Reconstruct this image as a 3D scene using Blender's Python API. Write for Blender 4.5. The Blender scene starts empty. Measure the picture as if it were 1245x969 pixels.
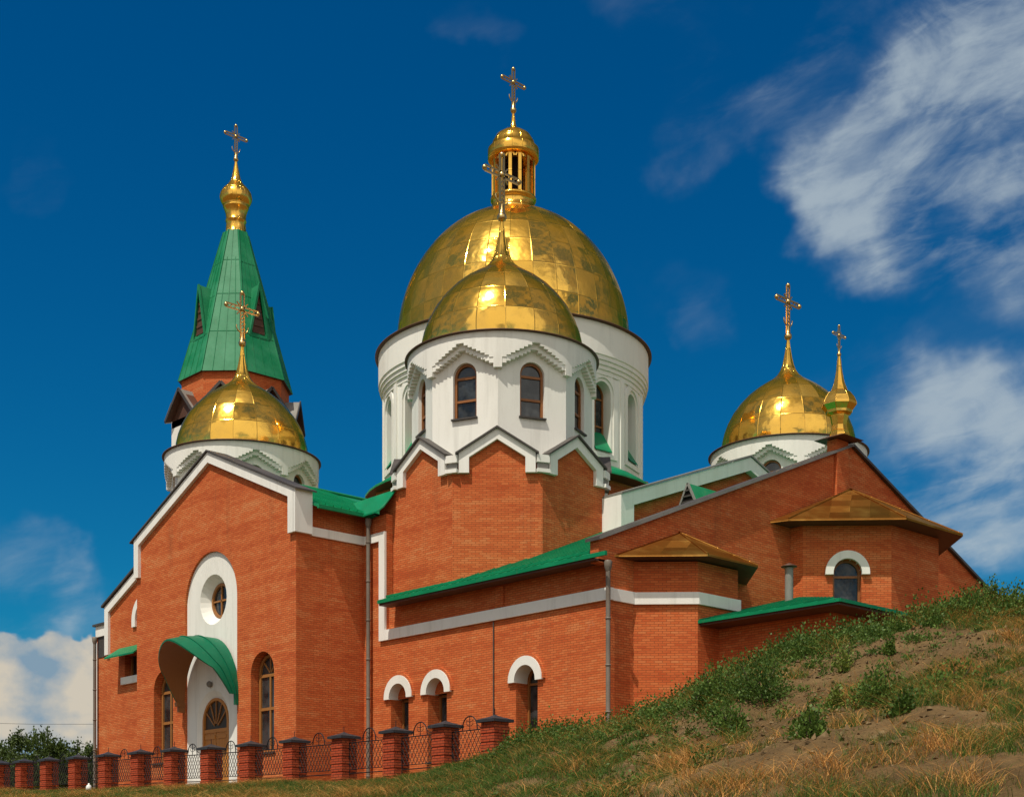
import bpy, math, random
import numpy as np
from math import sin, cos, pi, radians, atan2, sqrt, tan
from mathutils import Vector, Matrix
from mathutils.geometry import tessellate_polygon

random.seed(7)
RNG = np.random.default_rng(11)
S = bpy.context.scene
COL = S.collection

# ------------------------------------------------------------------ camera, sky, sun, exposure
TH = radians(43)
s_, c_ = sin(TH), cos(TH)
CAM = Vector((43.35, -29.76, -3.06))           # the photographer stands at the foot of the slope
FPX, CXP, HYP = 1750.0, 622.5, 1050.0          # focal length and horizon of the photograph (1245 x 969)
cd = bpy.data.cameras.new('camera')
cam = bpy.data.objects.new('camera', cd)
COL.objects.link(cam)
cam.location = CAM
cam.rotation_euler = (radians(90), 0, radians(90) - TH)
cd.sensor_width = 36
cd.lens = FPX / 1245 * 36
cd.shift_y = (HYP - 484.5) / 1245
cd.clip_start, cd.clip_end = 0.1, 6000
S.camera = cam

SUN = Vector((0.108, -0.5, 1.0)).normalized()
sun_el = math.asin(SUN.z)
sun_az = atan2(SUN.x, SUN.y)                    # clockwise from +Y
ld = bpy.data.lights.new('sun', 'SUN')
ld.energy, ld.angle, ld.color = 4.4, radians(0.55), (1.0, 0.93, 0.80)
lo = bpy.data.objects.new('sun', ld)
COL.objects.link(lo)
lo.rotation_euler = SUN.to_track_quat('Z', 'Y').to_euler()
lo.location = (0, -30, 60)

S.view_settings.view_transform = 'Standard'
S.view_settings.look = 'None'
S.view_settings.gamma = 1
S.view_settings.exposure = -0.02
S.view_settings.use_curve_mapping = False
S.render.engine = 'CYCLES'
S.cycles.max_bounces = 8
S.cycles.use_denoising = True
S.cycles.sample_clamp_indirect = 6


def gdir(px, py):
    """direction towards a point of the sky, as an azimuth / elevation seen from the slope"""
    r, u = (px - CXP) / FPX, (HYP - py) / FPX
    v = Vector((s_ * r - c_, c_ * r + s_, u))
    return v.normalized()


W = bpy.data.worlds.new('World')
S.world = W
W.use_nodes = True
nt = W.node_tree
N, L = nt.nodes, nt.links
N.clear()


def nd(t, **k):
    n = N.new(t)
    for a, v in k.items():
        setattr(n, a, v)
    return n


def mth(op, a, b=None, clamp=False):
    n = nd('ShaderNodeMath', operation=op, use_clamp=clamp)
    for i, v in enumerate((a, b)):
        if v is None:
            continue
        if isinstance(v, (int, float)):
            n.inputs[i].default_value = v
        else:
            L.new(v, n.inputs[i])
    return n.outputs[0]


SKY_STRENGTH = 0.10
out = nd('ShaderNodeOutputWorld')
bg = nd('ShaderNodeBackground')
bg.inputs[1].default_value = SKY_STRENGTH
sky = nd('ShaderNodeTexSky', sky_type='NISHITA')
sky.sun_disc = False
sky.sun_elevation = sun_el
sky.sun_rotation = sun_az
sky.air_density, sky.dust_density, sky.ozone_density = 1.0, 0.3, 5.0
tc = nd('ShaderNodeTexCoord')
DIRV = tc.outputs['Generated']
hsv = nd('ShaderNodeHueSaturation')
hsv.inputs['Saturation'].default_value = 1.40
hsv.inputs['Value'].default_value = 0.69
L.new(sky.outputs[0], hsv.inputs['Color'])


pol = nd('ShaderNodeMix', data_type='RGBA', blend_type='MULTIPLY')
pol.inputs['Factor'].default_value = 1
L.new(hsv.outputs[0], pol.inputs[6])
pol.inputs[7].default_value = (.14, 1.01, 1.02, 1)
SKYC = pol.outputs[2]


# ragged outlines: the patches of cloud are looked up along a disturbed direction
wz = nd('ShaderNodeTexNoise')
L.new(DIRV, wz.inputs['Vector'])
wz.inputs['Scale'].default_value = 11
wz.inputs['Detail'].default_value = 5
wsub = nd('ShaderNodeVectorMath', operation='SUBTRACT')
L.new(wz.outputs['Color'], wsub.inputs[0])
wsub.inputs[1].default_value = (.5, .5, .5)
wmad = nd('ShaderNodeVectorMath', operation='MULTIPLY_ADD')
L.new(wsub.outputs[0], wmad.inputs[0])
wmad.inputs[1].default_value = (.20, .20, .15)
L.new(DIRV, wmad.inputs[2])
wnor = nd('ShaderNodeVectorMath', operation='NORMALIZE')
L.new(wmad.outputs[0], wnor.inputs[0])
WARP = wnor.outputs[0]


def lobe(v, deg, amp):
    d = nd('ShaderNodeVectorMath', operation='DOT_PRODUCT')
    L.new(WARP, d.inputs[0])
    d.inputs[1].default_value = v
    m = nd('ShaderNodeMapRange', interpolation_type='SMOOTHSTEP')
    L.new(d.outputs['Value'], m.inputs[0])
    m.inputs[1].default_value = cos(radians(deg))
    m.inputs[2].default_value = 1.0
    m.inputs[3].default_value = 0
    m.inputs[4].default_value = amp
    return m.outputs[0]


def lobes(lst):
    acc = None
    for v, deg, amp in lst:
        o = lobe(v, deg, amp)
        acc = o if acc is None else mth('ADD', acc, o)
    return acc


# wispy high cloud: noise drawn out along the wind, inside broad patches of the sky
UPV = Vector((0, 0, 1))
RGT = Vector((s_, c_, 0))
FWD = Vector((-c_, s_, 0))
e1 = (RGT * .95 + UPV * .30).normalized()
e2 = (UPV * .95 - RGT * .30).normalized()


def dot(v):
    d = nd('ShaderNodeVectorMath', operation='DOT_PRODUCT')
    L.new(DIRV, d.inputs[0])
    d.inputs[1].default_value = v
    return d.outputs['Value']


def smooth(v, a, b, lo_=0.0, hi_=1.0):
    m = nd('ShaderNodeMapRange', interpolation_type='SMOOTHSTEP')
    L.new(v, m.inputs[0])
    m.inputs[1].default_value, m.inputs[2].default_value = a, b
    m.inputs[3].default_value, m.inputs[4].default_value = lo_, hi_
    return m.outputs[0]


def skynoise(k1, k2, k3, scale, detail, rough, dist, off=0.0):
    cb = nd('ShaderNodeCombineXYZ')
    L.new(mth('ADD', mth('MULTIPLY', dot(e1), k1), off), cb.inputs[0])
    L.new(mth('MULTIPLY', dot(e2), k2), cb.inputs[1])
    L.new(mth('MULTIPLY', dot(FWD), k3), cb.inputs[2])
    z = nd('ShaderNodeTexNoise')
    L.new(cb.outputs[0], z.inputs['Vector'])
    z.inputs['Scale'].default_value = scale
    z.inputs['Detail'].default_value = detail
    z.inputs['Roughness'].default_value = rough
    z.inputs['Distortion'].default_value = dist
    return z.outputs['Fac']


nzA = skynoise(2.6, 5.2, 4.0, 3.6, 10, .56, .5, 9.2)
nzB = skynoise(3.0, 4.6, 4.0, 2.2, 6, .5, .3, 2.4)
nzC = skynoise(2.5, 9.0, 5.0, 9.0, 6, .6, .5, 1.1)
wisps = lobes([(gdir(1280, -20), 8, .55), (gdir(1230, 150), 6.5, .60), (gdir(1120, 225), 4.6, .62), (gdir(1040, 265), 2.8, .46), (gdir(1285, 285), 4.5, .40),
               (gdir(915, 120), 3.4, .34), (gdir(1040, 110), 5.0, .30), (gdir(1185, 600), 4.4, .60), (gdir(1065, 570), 3.5, .36), (gdir(1060, 490), 3.0, .18), (gdir(1270, 600), 5, .50),
               (gdir(1195, 430), 5.0, .14), (gdir(815, 350), 2.4, .16), (gdir(830, 405), 2.0, .14), (gdir(555, 15), 1.8, .17), (gdir(790, -12), 3.0, .18), (gdir(45, 205), 1.8, .16),
               (gdir(5, 682), 2.4, .40), (gdir(60, 695), 1.6, .20), (gdir(75, 728), 2, .18), (gdir(30, 782), 2.0, .42), (gdir(95, 780), 2.0, .40)])
dens_ = mth('ADD', mth('ADD', mth('MULTIPLY', smooth(nzA, .34, .70), .70), mth('MULTIPLY', smooth(nzB, .34, .68), .52)), mth('MULTIPLY', smooth(nzC, .40, .70), .20))
wfac = smooth(mth('MULTIPLY', dens_, mth('MINIMUM', wisps, 1.0)), .02, 1.10, 0, .80)
# thin bright layer added to the unseen half of sky for domes to mirror
added_veil = mth('MULTIPLY', smooth(dot(FWD), .80, .10), smooth(nzB, .43, .55, .06, .66))
# heaped cumulus: low on the left, and more added out of view behind the photographer for the domes to mirror
nz2 = nd('ShaderNodeTexNoise')
mp2 = nd('ShaderNodeMapping')
L.new(DIRV, mp2.inputs[0])
mp2.inputs['Scale'].default_value = (1, 1, 1.35)
L.new(mp2.outputs[0], nz2.inputs['Vector'])
nz2.inputs['Scale'].default_value = 24
nz2.inputs['Detail'].default_value = 8
nz2.inputs['Roughness'].default_value = 0.5
cum = lobes([(gdir(25, 885), 4.4, .62), (gdir(105, 890), 3.0, .50), (gdir(10, 970), 6, .60), (gdir(60, 790), 1.2, .10)])
cv = mth('ADD', nz2.outputs['Fac'], cum)
mr2 = nd('ShaderNodeMapRange', interpolation_type='SMOOTHSTEP')
L.new(cv, mr2.inputs[0])
mr2.inputs[1].default_value = .80
mr2.inputs[2].default_value = .97
nz3 = nd('ShaderNodeTexNoise')
L.new(DIRV, nz3.inputs['Vector'])
nz3.inputs['Scale'].default_value = 4.2
nz3.inputs['Detail'].default_value = 6
nz3.inputs['Roughness'].default_value = .5
back = lobes([(Vector((.75, -.6, .55)).normalized(), 62, .30), (Vector((.35, -.9, .35)).normalized(), 40, .18), (Vector((.95, .1, .3)).normalized(), 40, .14)])
bv = mth('ADD', nz3.outputs['Fac'], back)
mr3 = nd('ShaderNodeMapRange', interpolation_type='SMOOTHSTEP')
L.new(bv, mr3.inputs[0])
mr3.inputs[1].default_value = .66
mr3.inputs[2].default_value = .80
K = 1.0 / SKY_STRENGTH


def mix(fac, c1, c2):
    m = nd('ShaderNodeMix', data_type='RGBA')
    L.new(fac, m.inputs['Factor'])
    for i, v in ((6, c1), (7, c2)):
        if isinstance(v, tuple):
            m.inputs[i].default_value = (v[0], v[1], v[2], 1)
        else:
            L.new(v, m.inputs[i])
    return m.outputs[2]


cv0 = mix(added_veil, SKYC, tuple(K * x for x in (.42, .35, .27)))
c0 = mix(wfac, cv0, tuple(K * x for x in (.44, .52, .57)))
cshade = nd('ShaderNodeMapRange')
L.new(nz2.outputs['Fac'], cshade.inputs[0])
cshade.inputs[1].default_value = .36
cshade.inputs[2].default_value = .60
ccol = mix(cshade.outputs[0], tuple(K * x for x in (.22, .33, .43)), tuple(K * x for x in (.62, .56, .46)))
c1 = mix(mr2.outputs[0], c0, ccol)
c2 = mix(mr3.outputs[0], c1, tuple(K * x for x in (.95, .92, .86)))
L.new(c2, bg.inputs[0])
L.new(bg.outputs[0], out.inputs[0])

# ------------------------------------------------------------------ materials
MATS = {}


class NT:
    """short-hand for one material's nodes"""
    def __init__(self, name, base, rough=.6, metal=0.0, spec=.3):
        self.m = bpy.data.materials.new(name)
        self.m.use_nodes = True
        self.t = self.m.node_tree
        self.b = self.t.nodes['Principled BSDF']
        self.b.inputs['Base Color'].default_value = (*base, 1)
        self.b.inputs['Roughness'].default_value = rough
        self.b.inputs['Metallic'].default_value = metal
        self.b.inputs['Specular IOR Level'].default_value = spec
        MATS[name] = self.m

    def n(self, t, **k):
        x = self.t.nodes.new(t)
        for a, v in k.items():
            setattr(x, a, v)
        return x

    def l(self, a, b):
        self.t.links.new(a, b)

    def noise(self, vec, scale, detail=4, rough=.55, vscale=None):
        if vscale:
            mp = self.n('ShaderNodeMapping')
            mp.inputs['Scale'].default_value = vscale
            self.l(vec, mp.inputs[0])
            vec = mp.outputs[0]
        z = self.n('ShaderNodeTexNoise')
        self.l(vec, z.inputs['Vector'])
        z.inputs['Scale'].default_value = scale
        z.inputs['Detail'].default_value = detail
        z.inputs['Roughness'].default_value = rough
        return z.outputs['Fac']

    def ramp(self, fac, stops):
        r = self.n('ShaderNodeValToRGB')
        self.l(fac, r.inputs[0])
        e = r.color_ramp.elements
        while len(e) < len(stops):
            e.new(.5)
        for i, (p, c) in enumerate(stops):
            e[i].position = p
            e[i].color = (*c, 1)
        return r.outputs[0]

    def mix(self, fac, a, b, mode='MIX'):
        x = self.n('ShaderNodeMix', data_type='RGBA', blend_type=mode)
        if isinstance(fac, (int, float)):
            x.inputs['Factor'].default_value = fac
        else:
            self.l(fac, x.inputs['Factor'])
        for i, v in ((6, a), (7, b)):
            if isinstance(v, tuple):
                x.inputs[i].default_value = (*v, 1)
            else:
                self.l(v, x.inputs[i])
        return x.outputs[2]

    def math(self, op, a, b=None, clamp=False):
        x = self.n('ShaderNodeMath', operation=op, use_clamp=clamp)
        for i, v in enumerate((a, b)):
            if v is None:
                continue
            if isinstance(v, (int, float)):
                x.inputs[i].default_value = v
            else:
                self.l(v, x.inputs[i])
        return x.outputs[0]

    def bump(self, h, strength=.4, dist=.02):
        b = self.n('ShaderNodeBump')
        b.inputs['Strength'].default_value = strength
        b.inputs['Distance'].default_value = dist
        self.l(h, b.inputs['Height'])
        self.l(b.outputs[0], self.b.inputs['Normal'])

    def color(self, c):
        self.l(c, self.b.inputs['Base Color'])


def brick_mat(name, c1, c2, c3, mortar):
    q = NT(name, c1, .85, 0, .15)
    uv = q.n('ShaderNodeUVMap').outputs[0]
    bt = q.n('ShaderNodeTexBrick')
    q.l(uv, bt.inputs['Vector'])
    bt.inputs['Scale'].default_value = 1
    bt.inputs['Brick Width'].default_value = .26
    bt.inputs['Row Height'].default_value = .077
    bt.inputs['Mortar Size'].default_value = .0095
    bt.inputs['Mortar Smooth'].default_value = .3
    bt.inputs['Bias'].default_value = 0
    bt.inputs['Color1'].default_value = (0, 0, 0, 1)
    bt.inputs['Color2'].default_value = (1, 1, 1, 1)
    bt.inputs['Mortar'].default_value = (.5, .5, .5, 1)
    # batches of bricks: long level bands a few courses high, and a broad drift
    band = q.noise(uv, 1.0, 5, .62, (.16, 2.6, 1))
    drift = q.noise(uv, .55, 4, .6, (.6, 1.1, 1))
    per = q.math('MULTIPLY', bt.outputs['Color'], .34)
    v = q.math('ADD', q.math('MULTIPLY', band, 1.25), per)
    v = q.math('ADD', v, q.math('MULTIPLY', drift, .85))
    v = q.math('SUBTRACT', v, .78)
    col = q.ramp(v, [(.12, c1), (.48, c2), (.86, c3)])
    col = q.mix(bt.outputs['Fac'], col, mortar)
    # a few whitish lime blooms
    st = q.noise(uv, 1.3, 6, .65, (1, .55, 1))
    stf = q.ramp(st, [(.66, (0, 0, 0)), (.80, (.28, .28, .28))])
    col = q.mix(stf, col, (.52, .36, .24))
    run = q.noise(uv, 1.0, 6, .68, (1.5, .16, 1))
    col = q.mix(q.ramp(run, [(.55, (0, 0, 0)), (.76, (.42, .42, .42))]), col, (.19, .062, .026))
    q.color(col)
    h = q.math('ADD', q.math('MULTIPLY', bt.outputs['Fac'], -1.0), q.math('MULTIPLY', q.noise(uv, 40, 3), .5))
    q.bump(h, .5, .008)


brick_mat('brick', (.46, .082, .022), (.585, .140, .040), (.63, .225, .082), (.28, .078, .028))
brick_mat('fence_brick', (.34, .050, .018), (.42, .070, .026), (.47, .105, .038), (.06, .022, .014))


def plaster(name, base, dirt):
    q = NT(name, base, .8, 0, .2)
    tcn = q.n('ShaderNodeTexCoord').outputs['Object']
    a = q.noise(tcn, .9, 6, .65, (1, 1, .28))
    f = q.ramp(a, [(.48, (0, 0, 0)), (.72, (.55, .55, .55))])
    col = q.mix(f, base, dirt)
    b = q.noise(tcn, 6, 5, .7)
    col = q.mix(q.ramp(b, [(.60, (0, 0, 0)), (.75, (.4, .4, .4))]), col, dirt)
    st = q.noise(tcn, 3.2, 5, .7, (1, 1, .07))
    col = q.mix(q.ramp(st, [(.52, (0, 0, 0)), (.72, (.34, .34, .34))]), col, tuple(x * .72 for x in dirt))
    q.color(col)
    q.bump(q.noise(tcn, 22, 4), .25, .012)


plaster('white_plaster', (.79, .775, .72), (.64, .62, .56))
plaster('white_trim', (.80, .785, .74), (.64, .62, .56))


def gold(name, panel, rough, col):
    q = NT(name, col, rough, 1, .5)
    uvn = q.n('ShaderNodeUVMap').outputs[0]
    sp = q.n('ShaderNodeSeparateXYZ')
    q.l(uvn, sp.inputs[0])
    fl = q.n('ShaderNodeVectorMath', operation='FLOOR')
    q.l(uvn, fl.inputs[0])
    wn = q.n('ShaderNodeTexWhiteNoise', noise_dimensions='3D')
    q.l(fl.outputs[0], wn.inputs['Vector'])
    sc = q.n('ShaderNodeSeparateColor')
    q.l(wn.outputs['Color'], sc.inputs[0])
    fu = q.math('FRACT', sp.outputs[0])
    fv = q.math('FRACT', sp.outputs[1])
    tilt = q.math('ADD', q.math('MULTIPLY', q.math('SUBTRACT', sc.outputs[0], .5), fu),
                  q.math('MULTIPLY', q.math('SUBTRACT', sc.outputs[1], .5), fv))
    q.b.inputs['Specular Tint'].default_value = (1.0, .66, .22, 1)
    q.b.inputs['Metallic'].default_value = .92
    tco = q.n('ShaderNodeTexCoord').outputs['Object']
    dent = q.math('MULTIPLY', q.noise(tco, 1.3, 2, .45), .62)
    dent2 = q.math('MULTIPLY', q.noise(tco, 5.5, 2, .5), .045)
    # lapped seams round every sheet
    su = q.math('MINIMUM', fu, q.math('SUBTRACT', 1.0, fu))
    sv = q.math('MINIMUM', fv, q.math('SUBTRACT', 1.0, fv))
    sm = q.math('MINIMUM', q.math('MULTIPLY', su, 1.2), sv)
    seam = q.math('SUBTRACT', 1.0, q.math('MULTIPLY', sm, 32.0), True)
    h = q.math('ADD', q.math('ADD', q.math('MULTIPLY', tilt, panel), q.math('ADD', dent, dent2)), q.math('MULTIPLY', seam, .10))
    q.bump(h, .55, .12)
    base = q.mix(sc.outputs[2], col, tuple(x * y for x, y in zip(col, (.93, .88, .75))))
    base = q.mix(q.math('MULTIPLY', seam, .38), base, (.36, .19, .04))
    pat = q.noise(tco, .8, 5, .6)
    base = q.mix(q.ramp(pat, [(.5, (0, 0, 0)), (.75, (.5, .5, .5))]), base, (.62, .38, .10))
    q.color(base)
    r = q.math('ADD', q.math('MULTIPLY', q.math('POWER', sc.outputs[0], 2.0), .22), rough)
    q.l(r, q.b.inputs['Roughness'])


gold('gold_sheet', 1.9, .10, (.96, .57, .105))
gold('gold_plain', .12, .15, (.93, .54, .105))
gold('gold_roof', .06, .36, (.31, .135, .032))


def painted_metal(name, base, alt, rough):
    q = NT(name, base, rough, 0, .22)
    tco = q.n('ShaderNodeTexCoord').outputs['Object']
    a = q.noise(tco, .8, 5, .6)
    b = q.noise(tco, 7, 4, .6, (1, 1, .3))
    col = q.mix(q.ramp(a, [(.4, (0, 0, 0)), (.7, (1, 1, 1))]), base, alt)
    col = q.mix(q.ramp(b, [(.60, (0, 0, 0)), (.78, (.35, .35, .35))]), col, (.10, .16, .09))
    q.color(col)
    q.bump(q.noise(tco, 2.6, 3), .3, .02)


painted_metal('green_roof', (.002, .175, .070), (.006, .235, .098), .42)
painted_metal('canopy_green', (.002, .115, .056), (.004, .145, .072), .45)
painted_metal('green_tent', (.003, .165, .062), (.030, .225, .105), .5)
painted_metal('grey_metal', (.20, .19, .17), (.28, .27, .25), .45)
painted_metal('dark_metal', (.055, .048, .044), (.09, .078, .070), .5)
painted_metal('brown_metal', (.085, .040, .026), (.11, .055, .036), .5)
painted_metal('pipe_metal', (.16, .13, .105), (.24, .20, .165), .5)


def wood(name, a, b):
    q = NT(name, a, .5, 0, .4)
    tco = q.n('ShaderNodeTexCoord').outputs['Object']
    g = q.noise(tco, 3, 5, .6, (5, 5, .7))
    q.color(q.mix(g, a, b))


wood('window_wood', (.22, .075, .020), (.31, .12, .03))
wood('pale_wood', (.27, .105, .026), (.36, .155, .040))
wood('door_wood', (.42, .15, .025), (.50, .21, .04))
wood('soffit_wood', (.25, .088, .022), (.33, .125, .034))
q = NT('glass', (.02, .026, .03), .07, 0, .6)
tco = q.n('ShaderNodeTexCoord').outputs['Object']
q.color(q.mix(q.ramp(q.noise(tco, 1.6, 3), [(.40, (0, 0, 0)), (.60, (1, 1, 1))]), (.010, .013, .015), (.045, .05, .052)))  # lighter patches painted into the glass colour imitate uneven reflections
q.bump(q.noise(tco, 1.9, 2), .12, .05)
q = NT('dull_glass', (.055, .036, .024), .45, 0, .3)
q = NT('dark_void', (.012, .009, .008), .9, 0, .1)
q = NT('iron', (.010, .010, .011), .55, .3, .4)
q = NT('cap_slate', (.022, .022, .027), .5, 0, .45)
tco = q.n('ShaderNodeTexCoord').outputs['Object']
q.color(q.mix(q.noise(tco, 6, 5), (.014, .014, .018), (.045, .042, .045)))
q.bump(q.noise(tco, 14, 3), .3, .02)
q = NT('cross_metal', (.62, .42, .17), .3, 1, .5)
q = NT('concrete', (.33, .29, .23), .9, 0, .2)
tco = q.n('ShaderNodeTexCoord').outputs['Object']
q.color(q.mix(q.noise(tco, 2.2, 6), (.22, .19, .15), (.42, .37, .29)))
q = NT('white_plastic', (.75, .75, .72), .5)
q = NT('black_plastic', (.012, .012, .013), .4)
q = NT('bark', (.06, .04, .025), .9)


def leafmat(name, a, b, trans=.25):
    q = NT(name, a, .55, 0, .25)
    oi = q.n('ShaderNodeNewGeometry').outputs['Random Per Island']
    col = q.mix(oi, a, b)
    q.color(col)
    q.b.inputs['Transmission Weight'].default_value = 0
    tr = q.n('ShaderNodeBsdfTranslucent')
    q.l(col, tr.inputs[0])
    ms = q.n('ShaderNodeMixShader')
    ms.inputs[0].default_value = trans
    q.l(q.b.outputs[0], ms.inputs[1])
    q.l(tr.outputs[0], ms.inputs[2])
    q.l(ms.outputs[0], q.t.nodes['Material Output'].inputs[0])


leafmat('leaf_dark', (.034, .080, .011), (.095, .155, .024), .3)
leafmat('leaf_weed', (.055, .115, .018), (.145, .22, .038), .3)
leafmat('leaf_lime', (.10, .16, .025), (.20, .24, .04))
leafmat('grass_green', (.034, .090, .010), (.105, .185, .024), .3)
leafmat('grass_olive', (.085, .085, .022), (.18, .16, .048), .3)
leafmat('grass_straw', (.40, .165, .036), (.72, .37, .10), .2)
leafmat('leaf_tree', (.030, .055, .009), (.085, .12, .022))

# soil: brown earth, sandy where it has slid, thatch of dead grass
q = NT('soil', (.13, .08, .045), .95, 0, .1)
tco = q.n('ShaderNodeTexCoord').outputs['Object']
a = q.noise(tco, .55, 6, .62)
b = q.noise(tco, 5.5, 8, .7)
col = q.ramp(a, [(.30, (.060, .037, .016)), (.50, (.115, .070, .031)), (.72, (.23, .150, .068))])
col = q.mix(q.ramp(b, [(.35, (0, 0, 0)), (.7, (.5, .5, .5))]), col, (.20, .130, .056))
col = q.mix(q.ramp(q.noise(tco, 14, 6, .72), [(.52, (0, 0, 0)), (.68, (.7, .7, .7))]), col, (.050, .036, .018))
q.color(col)
q.bump(q.math('ADD', q.noise(tco, 9, 8, .7), q.math('MULTIPLY', q.noise(tco, 45, 3), .35)), .8, .06)


q = NT('clod', (.14, .09, .045), .95, 0, .1)
oi = q.n('ShaderNodeNewGeometry').outputs['Random Per Island']
q.color(q.mix(oi, (.055, .036, .018), (.24, .165, .085)))


# ------------------------------------------------------------------ mesh collector
class MB:
    def __init__(self):
        self.v, self.f, self.mi, self.uv, self.sm, self.mats = [], [], [], [], [], []

    def mid(self, mat):
        if mat not in self.mats:
            self.mats.append(mat)
        return self.mats.index(mat)

    def face(self, pts, mat, uv=None, smooth=False):
        i0 = len(self.v)
        self.v += [tuple(p) for p in pts]
        self.f.append(tuple(range(i0, i0 + len(pts))))
        self.mi.append(self.mid(mat))
        self.uv.append(uv)
        self.sm.append(smooth)

    def grid(self, rows, mat, uvs=None, smooth=True, close=False):
        """rows of points joined into shared-vertex quads"""
        i0 = len(self.v)
        n = len(rows[0])
        for r in rows:
            self.v += [tuple(p) for p in r]
        k = self.mid(mat)
        for j in range(len(rows) - 1):
            for i in range(n if close else n - 1):
                i2 = (i + 1) % n
                self.f.append((i0 + j * n + i, i0 + j * n + i2, i0 + (j + 1) * n + i2, i0 + (j + 1) * n + i))
                self.mi.append(k)
                self.sm.append(smooth)
                if uvs:
                    self.uv.append((uvs(i, j), uvs(i + 1, j), uvs(i + 1, j + 1), uvs(i, j + 1)))
                else:
                    self.uv.append(None)

    def box(self, x0, x1, y0, y1, z0, z1, mat):
        p = lambda a, b, c: (a, b, c)
        for q in (((x0, y0, z0), (x1, y0, z0), (x1, y0, z1), (x0, y0, z1)), ((x1, y0, z0), (x1, y1, z0), (x1, y1, z1), (x1, y0, z1)),
                  ((x1, y1, z0), (x0, y1, z0), (x0, y1, z1), (x1, y1, z1)), ((x0, y1, z0), (x0, y0, z0), (x0, y0, z1), (x0, y1, z1)),
                  ((x0, y0, z1), (x1, y0, z1), (x1, y1, z1), (x0, y1, z1)), ((x0, y1, z0), (x1, y1, z0), (x1, y0, z0), (x0, y0, z0))):
            self.face(q, mat)

    def hexa(self, b, t, mat):
        """4 bottom + 4 top points, counter-clockwise from above"""
        self.face([b[3], b[2], b[1], b[0]], mat)
        self.face(t, mat)
        for i in range(4):
            j = (i + 1) % 4
            self.face([b[i], b[j], t[j], t[i]], mat)

    def slab(self, pts, th, mat, under=None):
        """a sheet of given thickness below the given counter-clockwise points"""
        lo_ = [(p[0], p[1], p[2] - th) for p in pts]
        self.face(pts, mat)
        self.face(lo_[::-1], under or mat)
        n = len(pts)
        for i in range(n):
            j = (i + 1) % n
            self.face([lo_[i], lo_[j], pts[j], pts[i]], mat)

    def bar(self, p, q, w, h, mat, up=(0, 0, 1)):
        p, q = Vector(p), Vector(q)
        d = (q - p).normalized()
        s = d.cross(Vector(up))
        if s.length < 1e-4:
            s = d.cross(Vector((1, 0, 0)))
        s = s.normalized() * w / 2
        u = s.cross(d).normalized() * h / 2
        a = [p - s - u, p + s - u, p + s + u, p - s + u]
        b = [q - s - u, q + s - u, q + s + u, q - s + u]
        self.face(a, mat)
        self.face(b[::-1], mat)
        for i in range(4):
            j = (i + 1) % 4
            self.face([a[j], a[i], b[i], b[j]], mat)

    def tube(self, pts, r, mat, n=8, rr=None):
        pts = [Vector(p) for p in pts]
        rows = []
        for i, p in enumerate(pts):
            d = (pts[min(i + 1, len(pts) - 1)] - pts[max(i - 1, 0)]).normalized()
            s = d.cross(Vector((0, 0, 1)))
            if s.length < 1e-3:
                s = d.cross(Vector((1, 0, 0)))
            s.normalize()
            u = s.cross(d)
            k = rr[i] if rr else r
            rows.append([p + (s * cos(2 * pi * a / n) + u * sin(2 * pi * a / n)) * k for a in range(n)])
        self.grid(rows, mat, None, True, True)
        self.face(rows[0][::-1], mat)
        self.face(rows[-1], mat)

    def lathe(self, cx, cy, prof, n, mat, pu=1, pv=None, phase=0, smooth=True, a0=0, a1=2 * pi):
        full = abs(a1 - a0 - 2 * pi) < 1e-6
        m = n if full else n + 1
        rows = [[(cx + r * cos(phase + a0 + (a1 - a0) * i / n), cy + r * sin(phase + a0 + (a1 - a0) * i / n), z) for i in range(m)] for r, z in prof]
        ln = [0]
        for (r0, z0), (r1, z1) in zip(prof, prof[1:]):
            ln.append(ln[-1] + sqrt((r1 - r0) ** 2 + (z1 - z0) ** 2))
        pv = pv or 1.0
        self.grid(rows, mat, lambda i, j: (i / n * pu, ln[j] * pv), smooth, full)

    def ball(self, c, r, mat, n=12):
        prof = [(max(1e-4, r * sin(pi * i / 8)), c[2] - r * cos(pi * i / 8)) for i in range(9)]
        self.lathe(c[0], c[1], prof, n, mat)

    def build(self, name, parent=None, label=None):
        me = bpy.data.meshes.new(name)
        me.from_pydata(self.v, [], self.f)
        for mt in self.mats:
            me.materials.append(MATS[mt])
        me.polygons.foreach_set('material_index', self.mi)
        me.polygons.foreach_set('use_smooth', self.sm)
        ul = me.uv_layers.new(name='UVMap').data
        buf = [0.0] * (2 * len(me.loops))
        for p, u in zip(me.polygons, self.uv):
            if u is None:
                nn = p.normal
                if abs(nn.z) < .85:
                    t = Vector((-nn.y, nn.x, 0)).normalized()
                    ang = atan2(nn.y, nn.x)
                    for li in p.loop_indices:
                        co = me.vertices[me.loops[li].vertex_index].co
                        buf[2 * li] = co.dot(t) + ang * 3.37
                        buf[2 * li + 1] = co.z
                else:
                    for li in p.loop_indices:
                        co = me.vertices[me.loops[li].vertex_index].co
                        buf[2 * li], buf[2 * li + 1] = co.x, co.y
            else:
                for k, li in enumerate(p.loop_indices):
                    buf[2 * li], buf[2 * li + 1] = u[k]
        ul.foreach_set('uv', buf)
        me.update()
        o = bpy.data.objects.new(name, me)
        COL.objects.link(o)
        if parent is not None:
            o.parent = parent
        if label:
            o['label'] = label
        return o


class FR:
    """an upright wall plane: u runs to the right as seen from outside, d outwards"""
    def __init__(self, ox, oy, ang):
        self.o = (ox, oy)
        self.n = (cos(ang), sin(ang))
        self.r = (-sin(ang), cos(ang))

    def P(self, u, z, d=0.0):
        return (self.o[0] + u * self.r[0] + d * self.n[0], self.o[1] + u * self.r[1] + d * self.n[1], z)


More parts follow.
